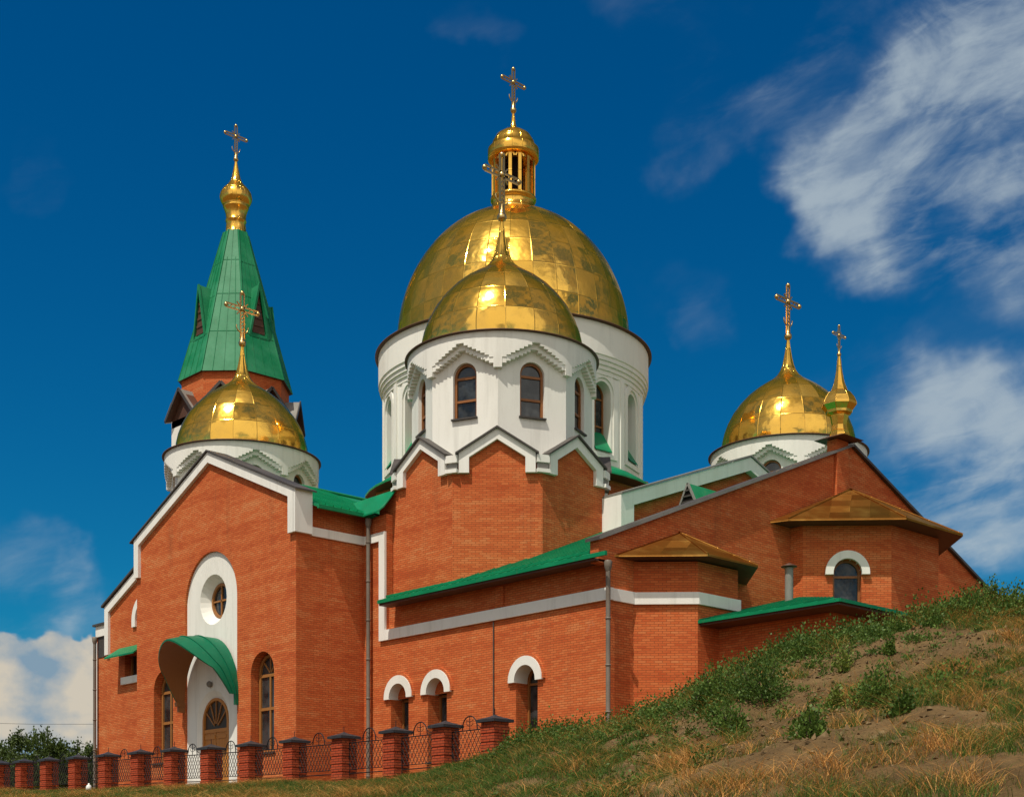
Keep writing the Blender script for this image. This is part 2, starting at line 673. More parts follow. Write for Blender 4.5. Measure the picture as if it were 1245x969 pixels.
def wall(m, F, outline, holes, mat, d=0.0, reveal=0.0, rmat=None):
    loops = [[Vector((u, z, 0)) for u, z in outline]] + [[Vector((u, z, 0)) for u, z in h] for h in holes]
    flat = [p for lp in loops for p in lp]
    for t in tessellate_polygon(loops):
        a, b, c = (flat[i] for i in t)
        if (b - a).cross(c - a).z < 0:
            a, b, c = a, c, b
        m.face([F.P(p.x, p.y, d) for p in (a, b, c)], mat)
    if reveal:
        for h in holes:
            for (u0, z0), (u1, z1) in zip(h, h[1:] + h[:1]):
                m.face([F.P(u1, z1, d), F.P(u0, z0, d), F.P(u0, z0, d - reveal), F.P(u1, z1, d - reveal)], rmat or mat)


def pprism(m, F, poly, d0, d1, mat, side=None):
    """a flat outline given thickness between two depths (d1 outside)"""
    lp = [Vector((u, z, 0)) for u, z in poly]
    for t in tessellate_polygon([lp]):
        a, b, c = (lp[i] for i in t)
        if (b - a).cross(c - a).z < 0:
            a, b, c = a, c, b
        m.face([F.P(p.x, p.y, d1) for p in (a, b, c)], mat)
        m.face([F.P(p.x, p.y, d0) for p in (a, c, b)], mat)
    ar = sum(a[0] * b[1] - b[0] * a[1] for a, b in zip(poly, poly[1:] + poly[:1]))
    q = poly if ar > 0 else poly[::-1]
    for (u0, z0), (u1, z1) in zip(q, q[1:] + q[:1]):
        m.face([F.P(u0, z0, d0), F.P(u1, z1, d0), F.P(u1, z1, d1), F.P(u0, z0, d1)], side or mat)


def fbox(m, F, u0, u1, z0, z1, d0, d1, mat):
    pprism(m, F, [(u0, z0), (u1, z0), (u1, z1), (u0, z1)], d0, d1, mat)


def arch(cx, hw, z0, zs, n=14, rise=None):
    rise = rise or hw
    return [(cx - hw, z0), (cx + hw, z0)] + [(cx + hw * cos(pi * i / n), zs + rise * sin(pi * i / n)) for i in range(n + 1)]


def circ(cx, cz, r, n=28, rz=None):
    return [(cx + r * cos(2 * pi * i / n), cz + (rz or r) * sin(2 * pi * i / n)) for i in range(n)]


def ring(m, F, outer, inner, d0, d1, mat, back=False):
    """frame between two loops of the same length"""
    n = len(outer)
    for i in range(n):
        j = (i + 1) % n
        o0, o1, i0, i1 = outer[i], outer[j], inner[i], inner[j]
        m.face([F.P(*o0, d1), F.P(*o1, d1), F.P(*i1, d1), F.P(*i0, d1)], mat)
        m.face([F.P(*i0, d1), F.P(*i1, d1), F.P(*i1, d0), F.P(*i0, d0)], mat)
        m.face([F.P(*o1, d1), F.P(*o0, d1), F.P(*o0, d0), F.P(*o1, d0)], mat)
        if back:
            m.face([F.P(*o1, d0), F.P(*o0, d0), F.P(*i0, d0), F.P(*i1, d0)], mat)


def arch_ring(m, F, cx, zs, ro, ri, d0, d1, mat, feet=0.0, n=18):
    """half-round moulding, closed at its two feet"""
    def half(r):
        pts = [(cx + r * cos(pi * i / n), zs + r * sin(pi * i / n)) for i in range(n + 1)]
        if feet:
            pts = [(cx + r, zs - feet)] + pts + [(cx - r, zs - feet)]
        return pts
    o, i_ = half(ro), half(ri)
    for k in range(len(o) - 1):
        m.face([F.P(*o[k], d1), F.P(*o[k + 1], d1), F.P(*i_[k + 1], d1), F.P(*i_[k], d1)], mat)
        m.face([F.P(*i_[k], d1), F.P(*i_[k + 1], d1), F.P(*i_[k + 1], d0), F.P(*i_[k], d0)], mat)
        m.face([F.P(*o[k + 1], d1), F.P(*o[k], d1), F.P(*o[k], d0), F.P(*o[k + 1], d0)], mat)
    for k in (0, -1):
        q = [F.P(*o[k], d1), F.P(*i_[k], d1), F.P(*i_[k], d0), F.P(*o[k], d0)]
        m.face(q if k else q[::-1], mat)


def tag(o, label, cat, group=None, kind=None):
    o['label'] = label
    o['category'] = cat
    if group:
        o['group'] = group
    o['kind'] = kind or 'thing'
    return o


def empty(name, loc, label, cat, group=None):
    o = bpy.data.objects.new(name, None)
    o.empty_display_size = .3
    o.location = loc
    COL.objects.link(o)
    return tag(o, label, cat, group)


def arch_window(F, cx, hw, z0, zs, d, parent, name='window', fmat='window_wood', fw=.09, bars=(), mull=(), fan=0, sill=False, rise=None):
    """timber frame, glazing bars and glass set back in an opening"""
    rise = rise or hw
    m = MB()
    n = 14
    ring(m, F, arch(cx, hw, z0, zs, n, rise), arch(cx, hw - fw, z0 + fw, zs, n, rise - fw), d, d + .09, fmat)
    for zb in bars:
        fbox(m, F, cx - hw + fw, cx + hw - fw, zb - fw * .5, zb + fw * .5, d + .012, d + .075, fmat)
    for ub, za, zb in mull:
        fbox(m, F, cx + ub - fw * .42, cx + ub + fw * .42, za, zb, d + .014, d + .070, fmat)
    for k in range(fan):
        a = pi * (k + 1) / (fan + 1)
        rr = hw - fw
        p, q_ = F.P(cx + .12 * rr * cos(a), zs + .12 * rr * sin(a), d + .04), F.P(cx + rr * cos(a), zs + (rise - fw) * sin(a), d + .04)
        m.bar(p, q_, fw * .5, .05, fmat, (F.n[0], F.n[1], 0))
    w = m.build(name, parent)
    g = MB()
    wall(g, F, arch(cx, hw - .004, z0 + .004, zs, n, rise - .004), [], 'glass', d + .02)
    g.build('pane', w)
    if sill:
        t = MB()
        fbox(t, F, cx - hw - .05, cx + hw + .05, z0 - .05, z0 + .012, d + .095, .10, 'dark_metal')
        t.build('sill', w)
    return w


def child(m, name, parent, label=None):
    return m.build(name, parent, label)


def cross(cx, cy, z0, h, parent, mat='cross_metal', rays=True):
    """ornate cross, its arms running north-south, balls at the tips"""
    m = MB()
    span = h * .36
    zb = z0 + h * .66
    t = h * .026
    m.ball((cx, cy, z0), h * .075, mat)
    m.lathe(cx, cy, [(h * .05, z0 + h * .06), (h * .03, z0 + h * .12), (h * .02, z0 + h * .2)], 8, mat)
    for o in (-t * 1.5, t * 1.5):
        m.bar((cx, cy + o, z0), (cx, cy + o, z0 + h * .97), t, t, mat, (1, 0, 0))
        m.bar((cx, cy - span, zb + o), (cx, cy + span, zb + o), t, t, mat)
    for k in range(6):
        zz = z0 + h * (.16 + .07 * k)
        m.bar((cx, cy - t * 1.5, zz), (cx, cy + t * 1.5, zz + t * 3), t * .7, t * .7, mat, (1, 0, 0))
    for k in (-.7, -.45, .45, .7):
        m.bar((cx, cy + k * span - t, zb - t * 1.5), (cx, cy + k * span + t, zb + t * 1.5), t * .7, t * .7, mat)
    m.ball((cx, cy, z0 + h * .97), h * .042, mat)
    m.ball((cx, cy - span, zb), h * .042, mat)
    m.ball((cx, cy + span, zb), h * .042, mat)
    m.ball((cx, cy, zb), h * .05, mat)
    if rays:
        for a in (45, 135, 225, 315):
            d = Vector((0, cos(radians(a)), sin(radians(a))))
            m.bar(Vector((cx, cy, zb)) + d * h * .04, Vector((cx, cy, zb)) + d * h * .17, t * .8, t * .8, mat, (1, 0, 0))
    # crescent and scrolls at the foot
    for sg in (-1, 1):
        pts = [(cx, cy + sg * h * .13 * sin(k / 6 * pi * .6), z0 + h * .20 + h * .10 * (1 - cos(k / 6 * pi * .6))) for k in range(7)]
        m.tube(pts, t * .5, mat, 5)
    return m.build('cross', parent)


# ------------------------------------------------------------------ ground
def hill_noise(x, y, seed=0):
    r = np.random.default_rng(100 + seed)
    z = np.zeros_like(x)
    for k in range(26):
        fr = .5 * 1.22 ** k
        if fr > 9:
            break
        for _ in range(2):
            a, ph = r.uniform(0, 2 * pi), r.uniform(0, 2 * pi)
            z += np.sin((x * cos(a) + y * sin(a)) * fr + ph) * .050 / fr ** .9
    return z


CX_D = np.array([-900, -300, 0, 100, 200, 300, 400, 500, 580, 640, 740, 850, 1000, 1245, 1900])
CY_D = np.array([95, 70, 59.5, 54, 49.6, 45.6, 42.3, 39.5, 37, 35.5, 33.5, 32, 31, 30, 28])
CX_Y = np.array([-900, 0, 100, 200, 300, 400, 470, 520, 560, 600, 640, 700, 745, 804, 859, 889, 952, 1015, 1078, 1142, 1205, 1245, 1500, 1900])
CY_Y = np.array([970, 963.5, 961.5, 959, 956, 954, 949, 941, 934, 921, 905, 895, 886, 866, 842, 828, 800, 788, 771, 757, 748, 745, 722, 712])


def ground_z(a, b):
    """height of the ground: a slope rising to a crest, a mound on the right, the church yard behind"""
    a, b = np.asarray(a, float), np.asarray(b, float)
    dx, dy = a - CAM.x, b - CAM.y
    X = s_ * dx + c_ * dy
    Y = -c_ * dx + s_ * dy
    Ys = np.maximum(Y, .5)
    px = CXP + FPX * np.clip(X / Ys, -.85, .75)
    D = np.interp(px, CX_D, CY_D)
    zc = CAM.z + (HYP - np.interp(px, CX_Y, CY_Y)) / FPX * D
    t = np.clip(Y / D, 0, None)
    pw = np.interp(px, [300, 900], [1.0, 1.25])
    front = -4.7 + (zc + 4.7) * np.clip(t, 0, 1) ** pw
    over = np.clip(Y - D, 0, None)
    zp = np.interp(px, [0, 600], [-.28, -.5])
    back_ = zp + (zc - zp) * np.exp(-(over / 5.5) ** 2) - np.clip(over - 90, 0, None) * .03
    z = np.where(Y <= D, front, back_)
    bump_w = np.clip((px - 420) / 250, .12, 1) * np.clip(Y / 8, 0, 1) * np.exp(-(over / 5) ** 2)
    return z + (hill_noise(a, b) * .60 + hill_noise(a * 4.3, b * 4.3, 7) * .30) * bump_w


def from_cam(X, Y):
    return CAM.x + s_ * X - c_ * Y, CAM.y + c_ * X + s_ * Y


def to_px(a, b, z):
    dx, dy = a - CAM.x, b - CAM.y
    X = s_ * dx + c_ * dy
    Y = -c_ * dx + s_ * dy
    return CXP + FPX * X / Y, HYP - FPX * (z - CAM.z) / Y, Y


def ground_at(px, py):
    """where the sight line of a photo point meets the ground"""
    Yv = np.arange(6, 62, .05)
    X = (px - CXP) / FPX * Yv
    a, b = from_cam(X, Yv)
    zz = ground_z(a, b)
    ray = CAM.z + (HYP - py) / FPX * Yv
    hit = np.nonzero(zz >= ray)[0]
    i = hit[0] if len(hit) else int(np.argmax((zz - ray)))
    return float(a[i]), float(b[i]), float(zz[i])


def build_ground():
    ang = np.concatenate([np.linspace(-pi, -.75, 30, endpoint=False), np.linspace(-.75, -.40, 20, endpoint=False), np.linspace(-.40, .40, 360, endpoint=False),
                          np.linspace(.40, .75, 20, endpoint=False), np.linspace(.75, pi, 30)])
    rad = np.concatenate([np.linspace(.3, 8, 10, endpoint=False), np.linspace(8, 50, 300, endpoint=False), np.linspace(50, 130, 60, endpoint=False), np.geomspace(130, 3500, 16)])
    A_, R_ = np.meshgrid(ang, rad)
    X, Y = R_ * np.sin(A_), R_ * np.cos(A_)
    a, b = from_cam(X, Y)
    z = ground_z(a, b)
    z = np.where(R_ > 140, np.minimum(z, -2.0 - (R_ - 140) * .002), z)
    v = np.stack([a, b, z], -1).reshape(-1, 3)
    nr, na = A_.shape
    i = np.arange(nr - 1)[:, None] * na + np.arange(na - 1)[None]
    f = np.stack([i, i + na, i + na + 1, i + 1], -1).reshape(-1, 4)
    me = bpy.data.meshes.new('ground')
    me.from_pydata(v.tolist(), [], f.tolist())
    me.polygons.foreach_set('use_smooth', [True] * len(f))
    me.materials.append(MATS['soil'])
    me.update()
    o = bpy.data.objects.new('ground', me)
    COL.objects.link(o)
    return tag(o, 'bare brown earth of the slope and mound in front of the church', 'ground', None, 'structure')


build_ground()

# ------------------------------------------------------------------ the church
church = empty('church', (0, 0, 0), 'red brick church with gold domes, white drums and a green spire', 'church')
A_ANG, B_ANG = -pi / 2, 0.0
FA = FR(0, 0, A_ANG)              # entrance front, u = a
FA2 = FR(0, 3.08, A_ANG)          # aisle front, set back
XE = 12.56
FB = FR(XE, 0, B_ANG)             # east gable, u = b
FB1 = FR(0, 0, B_ANG)             # side of the entrance block
AX, AY = -5.95, 16.3              # middle of the big dome
ZB = -1.0
EC = -5.85                        # axis of the entrance

# --- entrance block
m = MB()
niche = arch(EC, 1.92, ZB, 7.22, 22)
winR, winL = arch(-2.2, .78, 1.1, 4.07, 14), arch(-9.5, .78, 1.1, 4.07, 14)
wall(m, FA, [(-11.7, ZB), (0, ZB), (0, 10.45), (EC, 12.95), (-11.7, 10.45)], [niche, winL, winR], 'brick', 0, .10)
# side walls, the strip above the white band set back a little
wall(m, FB1, [(0, ZB), (3.08, ZB), (3.08, 9.16), (0, 9.16)], [], 'brick')
wall(m, FB1, [(.6, 9.16), (5, 9.16), (5, 10.1), (.6, 10.1)], [], 'brick', -.14)
wall(m, FR(-11.7, 0, pi), [(-3.08, ZB), (0, ZB), (0, 10.45), (-3.08, 10.1)], [], 'brick')
# the gable is a parapet 0.6 m thick
wall(m, FB1, [(0, 8.9), (.6, 8.9), (.6, 10.45), (0, 10.45)], [], 'brick', 0.001)
wall(m, FR(0, .6, pi / 2), [(0, 8.9), (11.7, 8.9), (11.7, 10.45), (-EC, 12.95), (0, 10.45)], [], 'brick')
child(m, 'entrance_wall', church)

m = MB()     # white niche holding the round window and the door
dn = -.10
wall(m, FA, arch(EC, 1.92, ZB, 7.22, 22), [circ(EC + .04, 7.28, .98), arch(EC, 1.18, ZB, 2.55, 16)], 'white_plaster', dn)
def taper(m, lo_, li, d0, d1, mat):
    for i in range(len(lo_)):
        j = (i + 1) % len(lo_)
        m.face([FA.P(*lo_[j], d0), FA.P(*lo_[i], d0), FA.P(*li[i], d1), FA.P(*li[j], d1)], mat)
taper(m, circ(EC + .04, 7.28, .98), circ(EC + .04, 7.28, .66), dn, dn - .42, 'white_plaster')
taper(m, arch(EC, 1.18, ZB, 2.55, 16), arch(EC, .95, ZB, 2.5, 16), dn, dn - .16, 'white_plaster')
child(m, 'entrance_niche', church)
m = MB()     # round window
ring(m, FA, circ(EC + .04, 7.28, .68), circ(EC + .04, 7.28, .58), dn - .44, dn - .34, 'pale_wood')
for a in (0, 90):
    d = (cos(radians(a)), sin(radians(a)))
    m.bar(FA.P(EC + .04 - .6 * d[0], 7.28 - .6 * d[1], dn - .39), FA.P(EC + .04 + .6 * d[0], 7.28 + .6 * d[1], dn - .39), .06, .06, 'pale_wood', (0, 1, 0))
rw = child(m, 'round_window', church)
m = MB()
wall(m, FA, circ(EC + .04, 7.28, .665), [], 'glass', dn - .425)
child(m, 'pane', rw)
m = MB()     # door: two boarded leaves under a fan light
ddp = dn - .16
ring(m, FA, arch(EC, .95, ZB, 2.5, 16), arch(EC, .84, ZB + .1, 2.5, 16), ddp - .06, ddp + .05, 'door_wood')
for sg in (-1, 1):
    for k in range(4):
        u0 = EC + sg * (.02 + k * .205)
        u1 = EC + sg * (.02 + k * .205 + .192)
        fbox(m, FA, min(u0, u1), max(u0, u1), 0.05, 2.1, ddp - .05, ddp + .0, 'door_wood')
    fbox(m, FA, EC + min(sg * .06, sg * .78), EC + max(sg * .06, sg * .78), 1.85, 2.0, ddp + .002, ddp + .03, 'door_wood')
fbox(m, FA, EC - .86, EC + .86, 2.1, 2.24, ddp - .05, ddp + .03, 'door_wood')
door = child(m, 'door', church)
m = MB()
wall(m, FA, arch(EC, .93, 2.2, 2.5, 16), [], 'dull_glass', ddp - .03)
for k in range(5):
    a = pi * (k + 1) / 6
    m.bar(FA.P(EC + .15 * cos(a), 2.3 + .15 * sin(a), ddp), FA.P(EC + .86 * cos(a), 2.5 + .86 * sin(a), ddp), .05, .04, 'pale_wood', (0, 1, 0))
child(m, 'fan_light', door)
m = MB()
m.ball(FA.P(EC + .12, 1.1, ddp + .05), .05, 'dark_metal')
child(m, 'handle', door)
m = MB()
m.lathe(0, 0, [(.01, 0), (.11, .02), (.13, .1), (.09, .17), (.01, .2)], 14, 'grey_metal')
lamp = child(m, 'wall_lamp', church)
lamp.location = FA.P(EC - .1, 3.98, dn + .0)
lamp.rotation_euler = (radians(90), 0, 0)
m = MB()     # steps
m.box(EC - 1.7, EC + 1.7, -1.5, -.01, ZB, -.12, 'concrete')
m.box(EC - 1.5, EC + 1.5, -1.1, -.01, -.12, .04, 'concrete')
child(m, 'doorstep', church)

for lp in (winL, winR):
    m = MB()
    for (u0, z0), (u1, z1) in zip(lp, lp[1:] + lp[:1]):
        m.face([FA.P(u1, z1, -.10), FA.P(u0, z0, -.10), FA.P(u0, z0, -.46), FA.P(u1, z1, -.46)], 'brick')
    child(m, 'window_jamb', church)
for cxw in (-2.2, -9.5):
    arch_window(FA, cxw, .72, 1.1, 4.07, -.42, church, fmat='pale_wood', fw=.11, bars=(4.0, 2.75), fan=3, mull=((.0, 1.1, 4.0),))
    m = MB()
    fbox(m, FA, cxw - .86, cxw + .86, 1.02, 1.095, -.4, .06, 'brown_metal')
    child(m, 'window_ledge', church)

# canopy above the door: a green visor over a boarded underside, running down to two brackets
m = MB()
NA, NP = 30, 10
def cano(th, k, off):
    hw, rise = 1.95 + off, 2.30 + off
    wx, wz = hw * cos(th), 3.40 + rise * sin(th)
    fz = min(wz, 5.46 + off - .42 * abs(wx) ** 1.7)
    p = .36 + 1.54 * sin(th)
    return (EC + wx, -.003 - p * k, wz + (fz - wz) * k + .10 * sin(pi * k) * sin(th))
up = [[cano(pi * i / NA, k / NP, .07) for i in range(NA + 1)] for k in range(NP + 1)]
lw = [[cano(pi * i / NA, k / NP, 0) for i in range(NA + 1)] for k in range(NP + 1)]
m.grid(up, 'canopy_green')
m.grid([r[::-1] for r in lw], 'soffit_wood')
m.grid([up[-1], lw[-1]], 'canopy_green', None, False)
for e in (0, -1):
    q = [[r[e] for r in up], [r[e] for r in lw]]
    m.grid(q if e else q[::-1], 'canopy_green', None, False)
for k in (.34, .67):
    for i in range(NA):
        m.bar(cano(pi * i / NA, k, .085), cano(pi * (i + 1) / NA, k, .085), .045, .035, 'canopy_green', (0, 1, 0))
m.box(EC + 1.93, EC + 2.03, -.16, -.012, 3.0, 3.42, 'canopy_green')
can = child(m, 'door_canopy', church)
m = MB()
for sg in (-1,):
    m.box(EC + sg * 1.97 - .09, EC + sg * 1.97 + .09, -.40, -.012, 3.22, 3.395, 'soffit_wood')
    m.box(EC + sg * 1.97 - .06, EC + sg * 1.97 + .06, -.30, -.012, 3.0, 3.217, 'soffit_wood')
child(m, 'bracket', can)

# white trim and dark coping of the entrance gable
m = MB()
hs = (12.95 - 10.45) / 5.85
t1 = .40
gp = [(0.02, 8.92), (0.02, 10.5), (EC, 13.0), (-11.72, 10.5), (-11.72, 8.92), (-11.36, 8.92), (-11.36, 10.5 - t1 + .36 * hs), (EC, 13.0 - t1), (-.34, 10.5 - t1 + .36 * hs), (-.34, 8.92)]
pprism(m, FA, gp, .002, .14, 'white_trim')
pprism(m, FB1, [(-.14, 8.92), (.62, 8.92), (.62, 10.5), (-.14, 10.5)], .003, .14, 'white_trim')
fbox(m, FB1, .622, 3.079, 8.88, 9.2, .003, .10, 'white_trim')
child(m, 'gable_trim', church)
m = MB()
for sg in (-1, 1):
    e = 6.12
    p = [(EC, 13.09), (EC + sg * e, 13.09 - e * hs), (EC + sg * e, 13.03 - e * hs), (EC, 13.03)]
    pprism(m, FA, p, -.72, .21, 'dark_metal')
child(m, 'gable_coping', church)

# roof of the entrance arm
m = MB()
hs2 = .39
zr = 12.42
def armroof(x, y):
    return (x, y, zr - abs(x - EC) * hs2)
for sg in (1, -1):
    xe = EC + sg * 6.28
    pts = [armroof(xe, .62), armroof(xe, 3.6), armroof(xe - sg * .5, 4.4), armroof(xe - sg * 1.2, 5.0), armroof(xe - sg * 1.2, 14), armroof(EC, 14), armroof(EC, .62)]
    if sg < 0:
        pts = pts[::-1]
    m.slab(pts, .10, 'green_roof', 'brown_metal')
    for k in range(1, 24):
        y = .62 + k * .36
        if y > 5.4:
            break
        xl = xe if y < 3.6 else xe - sg * ((y - 3.6) * .65 if y < 4.4 else .6 + (y - 4.4))
        a, b = armroof(xl, y), armroof(EC, y)
        m.bar((a[0], a[1], a[2] + .03), (b[0], b[1], b[2] + .03), .04, .09, 'green_roof')
    m.box(min(xe, xe + sg * .11), max(xe, xe + sg * .11), .62, 3.6, armroof(xe, 0)[2] - .16, armroof(xe, 0)[2] - .02, 'green_roof')
m.tube([(EC, .5, zr + .03), (EC, 14, zr + .03)], .09, 'green_roof')
m.slab([(.43, 2.62, 9.88), (1.36, 2.62, 9.88), (1.50, 2.85, 10.1), (1.53, 3.1, 10.42), (1.53, 3.38, 10.78), (-1.1, 3.38, 10.74)], .06, 'green_roof', 'brown_metal')
child(m, 'entrance_roof', church)

# --- aisle front to the right of the entrance, with the lean-to roof over it
m = MB()
w3 = [2.12, 4.25, 8.85]
holes = [arch(c, .52, .55, 3.02, 12) for c in w3]
wall(m, FA2, [(0, ZB), (XE, ZB), (XE, 5.3), (1.32, 5.3), (1.32, 9.85), (0, 9.85)], holes, 'brick', 0, .62)
wall(m, FA2, [(1.32, 5.3), (XE, 5.3), (XE, 6.75), (1.32, 6.75)], [], 'brick', -.13)
wall(m, FA2, [(.5, 6.5), (1.53, 6.5), (1.53, 10.7), (.5, 10.7)], [], 'brick', -.325)
fbox(m, FA2, 1.30, 1.338, 5.3, 9.86, -.30, -.001, 'brick')
# shallow pilaster joint
fbox(m, FA2, 7.22, 7.62, 5.62, 6.7, -.128, -.05, 'brick')
child(m, 'aisle_wall', church)
m = MB()
fbox(m, FA2, 1.0, 1.34, 5.18, 9.2, .003, .10, 'white_trim')
fbox(m, FA2, .101, .998, 8.88, 9.2, .003, .10, 'white_trim')
fbox(m, FA2, 1.342, XE + .1, 5.18, 5.56, -.12, .10, 'white_trim')
child(m, 'cornice_band', church)
for c in w3:
    m = MB()
    arch_ring(m, FA2, c, 3.02, .80, .50, -.50, .12, 'white_plaster', .04)
    hood = child(m, 'window_hood', church)
    m = MB()
    arch_ring(m, FA2, c, 3.02, .89, .805, .003, .085, 'brick', 0)
    child(m, 'brick_surround', hood)
    arch_window(FA2, c, .515, .55, 3.02, -.62, church, fmat='window_wood', fw=.08, bars=(2.95, 1.45), fan=0, mull=((.0, .6, 2.95),), sill=True)
m = MB()
m.tube([FA2.P(7.26, .6, .05), FA2.P(7.26, 5.15, .05)], .02, 'dark_metal')
child(m, 'lightning_rod', church)

EX0 = 1.75
RS = .409          # pitch of the east roofs
def eroof(x, y):
    return (x, y, 6.50 + (y - 2.35) * RS if y < AY else 6.50 + (2 * AY - y - 2.35) * RS)
m = MB()
m.slab([eroof(EX0, 2.46), eroof(12.2, 2.46), eroof(12.2, AY), eroof(EX0, AY)], .10, 'green_roof', 'brown_metal')
m.slab([eroof(EX0, AY), eroof(12.2, AY), eroof(12.2, 2 * AY - 2.35), eroof(EX0, 2 * AY - 2.35)], .10, 'green_roof', 'brown_metal')
for k in range(1, 30):
    x = EX0 + k * .40
    if x > 12.1:
        break
    a, b = eroof(x, 2.47), eroof(x, AY - .1)
    m.bar((a[0], a[1], a[2] + .015), (b[0], b[1], b[2] + .015), .03, .025, 'green_roof')
a, b = eroof(EX0, 2.75), eroof(12.2, 2.75)
m.bar((a[0], a[1], a[2] + .04), (b[0], b[1], b[2] + .04), .04, .08, 'green_roof')
child(m, 'aisle_roof', church)
m = MB()
fbox(m, FR(0, 2.46, A_ANG), EX0 - .05, 13.08, 6.40, 6.53, .004, .09, 'green_roof')
fbox(m, FR(0, 2.46, A_ANG), EX0 - .03, 12.56, 6.33, 6.397, -.56, .02, 'brown_metal')
child(m, 'eaves_gutter', church)

# --- east gable wall with its coping, pedestal
m = MB()
zp_ = 12.55
sl = (zp_ - 7.0) / (AY - 2.6)
yl, yr = 2.62, 2 * AY - 2.62
wall(m, FB, [(3.08, ZB), (2 * AY - 3.08, ZB), (2 * AY - 3.08, 6.3), (yr, 6.3), (yr, zp_ - (AY - yl) * sl), (AY, zp_), (yl, zp_ - (AY - yl) * sl), (yl, 6.3), (3.08, 6.3)], [], 'brick')
wall(m, FR(XE - .36, 0, pi), [(-yr, 6.3), (-yl, 6.3), (-yl, zp_ - (AY - yl) * sl), (-AY, zp_), (-yr, zp_ - (AY - yl) * sl)], [], 'brick')
m.face([(XE - .36, yl, 6.3), (XE, yl, 6.3), (XE, yl, 7.0), (XE - .36, yl, 7.0)], 'brick')
m.face([(XE - .36, yl, 6.3), (XE - .36, 3.08, 6.3), (XE, 3.08, 6.3), (XE, yl, 6.3)], 'brick')
child(m, 'east_gable', church)
m = MB()
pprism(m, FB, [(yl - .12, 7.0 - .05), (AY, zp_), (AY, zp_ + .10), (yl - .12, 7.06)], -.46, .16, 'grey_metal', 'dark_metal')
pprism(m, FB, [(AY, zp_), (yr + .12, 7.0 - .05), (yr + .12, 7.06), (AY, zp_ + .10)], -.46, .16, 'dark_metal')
child(m, 'gable_coping', church)
m = MB()
m.box(XE - .30, XE + .14, AY - 1.08, AY - .36, 10.4, 12.62, 'brick')
pd = child(m, 'pedestal', church)
pc = (XE - .02, AY - .72)
m = MB()
m.hexa([(pc[0] - .66, pc[1] - .66, 12.64), (pc[0] + .66, pc[1] - .66, 12.64), (pc[0] + .66, pc[1] + .66, 12.64), (pc[0] - .66, pc[1] + .66, 12.64)],
       [(pc[0] - .3, pc[1] - .3, 12.80), (pc[0] + .3, pc[1] - .3, 12.80), (pc[0] + .3, pc[1] + .3, 12.80), (pc[0] - .3, pc[1] + .3, 12.80)], 'brown_metal')
child(m, 'pedestal_cap', pd)

def small_cupola(cx, cy, prof, n, zc, hc, nm, phase=0.0, smooth=False):
    m = MB()
    m.lathe(cx, cy, prof, n, 'gold_plain', n, 1.0, phase, smooth)
    o = child(m, nm, church)
    cross(cx, cy, zc, hc, o, 'cross_metal')
    return o

small_cupola(pc[0], pc[1], [(.38, 12.74), (.34, 12.9), (.35, 12.97), (.29, 13.01), (.27, 13.2), (.34, 13.56), (.49, 13.64), (.50, 13.73), (.66, 13.92), (.65, 14.02), (.56, 14.23),
                            (.41, 14.42), (.32, 14.48), (.20, 14.8), (.12, 15.2), (.07, 15.65), (.04, 15.84)], 8, 15.84, 1.1, 'altar_cupola', pi / 8)

# --- apses with gilded roofs
def gilded_roof(apex, eave, zs, th, name):
    m = MB()
    for (x0, y0), (x1, y1) in zip(eave, eave[1:]):
        L_ = sqrt((x1 - x0) ** 2 + (y1 - y0) ** 2)
        mx, my = (x0 + x1) / 2, (y0 + y1) / 2
        R_ = sqrt((mx - apex[0]) ** 2 + (my - apex[1]) ** 2 + (zs - apex[2]) ** 2)
        rows, q = [], 6
        for k in range(q + 1):
            f = k / q
            rows.append([tuple((1 - f) * p + f * a for p, a in zip((x0 + (x1 - x0) * i / 4, y0 + (y1 - y0) * i / 4, zs), apex)) for i in range(5)])
        m.grid(rows, 'gold_roof', lambda i, j: (i / 4 * L_ / .7 * (1 - j / q) + .5 * L_ / .7 * j / q, j / q * R_ / .8), False)
        m.face([(x0, y0, zs - th), (x1, y1, zs - th), (x1, y1, zs), (x0, y0, zs)], 'gold_roof', ((0, 0), (1, 0), (1, .1), (0, .1)))
    for (x0, y0) in eave[1:-1]:
        m.tube([(x0, y0, zs + .01), (apex[0], apex[1], apex[2] + .01)], .035, 'gold_roof', 6)
    pts = [(x, y, zs - th) for x, y in eave]
    m.face(pts[::-1], 'brown_metal')
    return child(m, name, church)

sa = [(XE, 4.22), (14.0, 5.66), (14.0, 7.70), (XE, 9.14)]
m = MB()
for (x0, y0), (x1, y1) in zip(sa, sa[1:]):
    m.face([(x0, y0, ZB), (x1, y1, ZB), (x1, y1, 6.52), (x0, y0, 6.52)], 'brick')
child(m, 'side_apse', church)
m = MB()
def offs(poly, d):
    # parallel outline on the outer side of an open chain, ends kept on the gable wall
    c = (XE, sum(p[1] for p in poly) / len(poly))
    segs = []
    for (x0, y0), (x1, y1) in zip(poly, poly[1:]):
        L_ = sqrt((x1 - x0) ** 2 + (y1 - y0) ** 2)
        n = ((y1 - y0) / L_, -(x1 - x0) / L_)
        segs.append(((x0 + n[0] * d, y0 + n[1] * d), (x1 + n[0] * d, y1 + n[1] * d)))
    def isect(s, t):
        (x1, y1), (x2, y2) = s
        (x3, y3), (x4, y4) = t
        den = (x1 - x2) * (y3 - y4) - (y1 - y2) * (x3 - x4)
        a = x1 * y2 - y1 * x2
        b = x3 * y4 - y3 * x4
        return ((a * (x3 - x4) - (x1 - x2) * b) / den, (a * (y3 - y4) - (y1 - y2) * b) / den)
    wl = ((XE, -100), (XE, 100))
    o = [isect(segs[0], wl)] + [isect(s, t) for s, t in zip(segs, segs[1:])] + [isect(segs[-1], wl)]
    return o
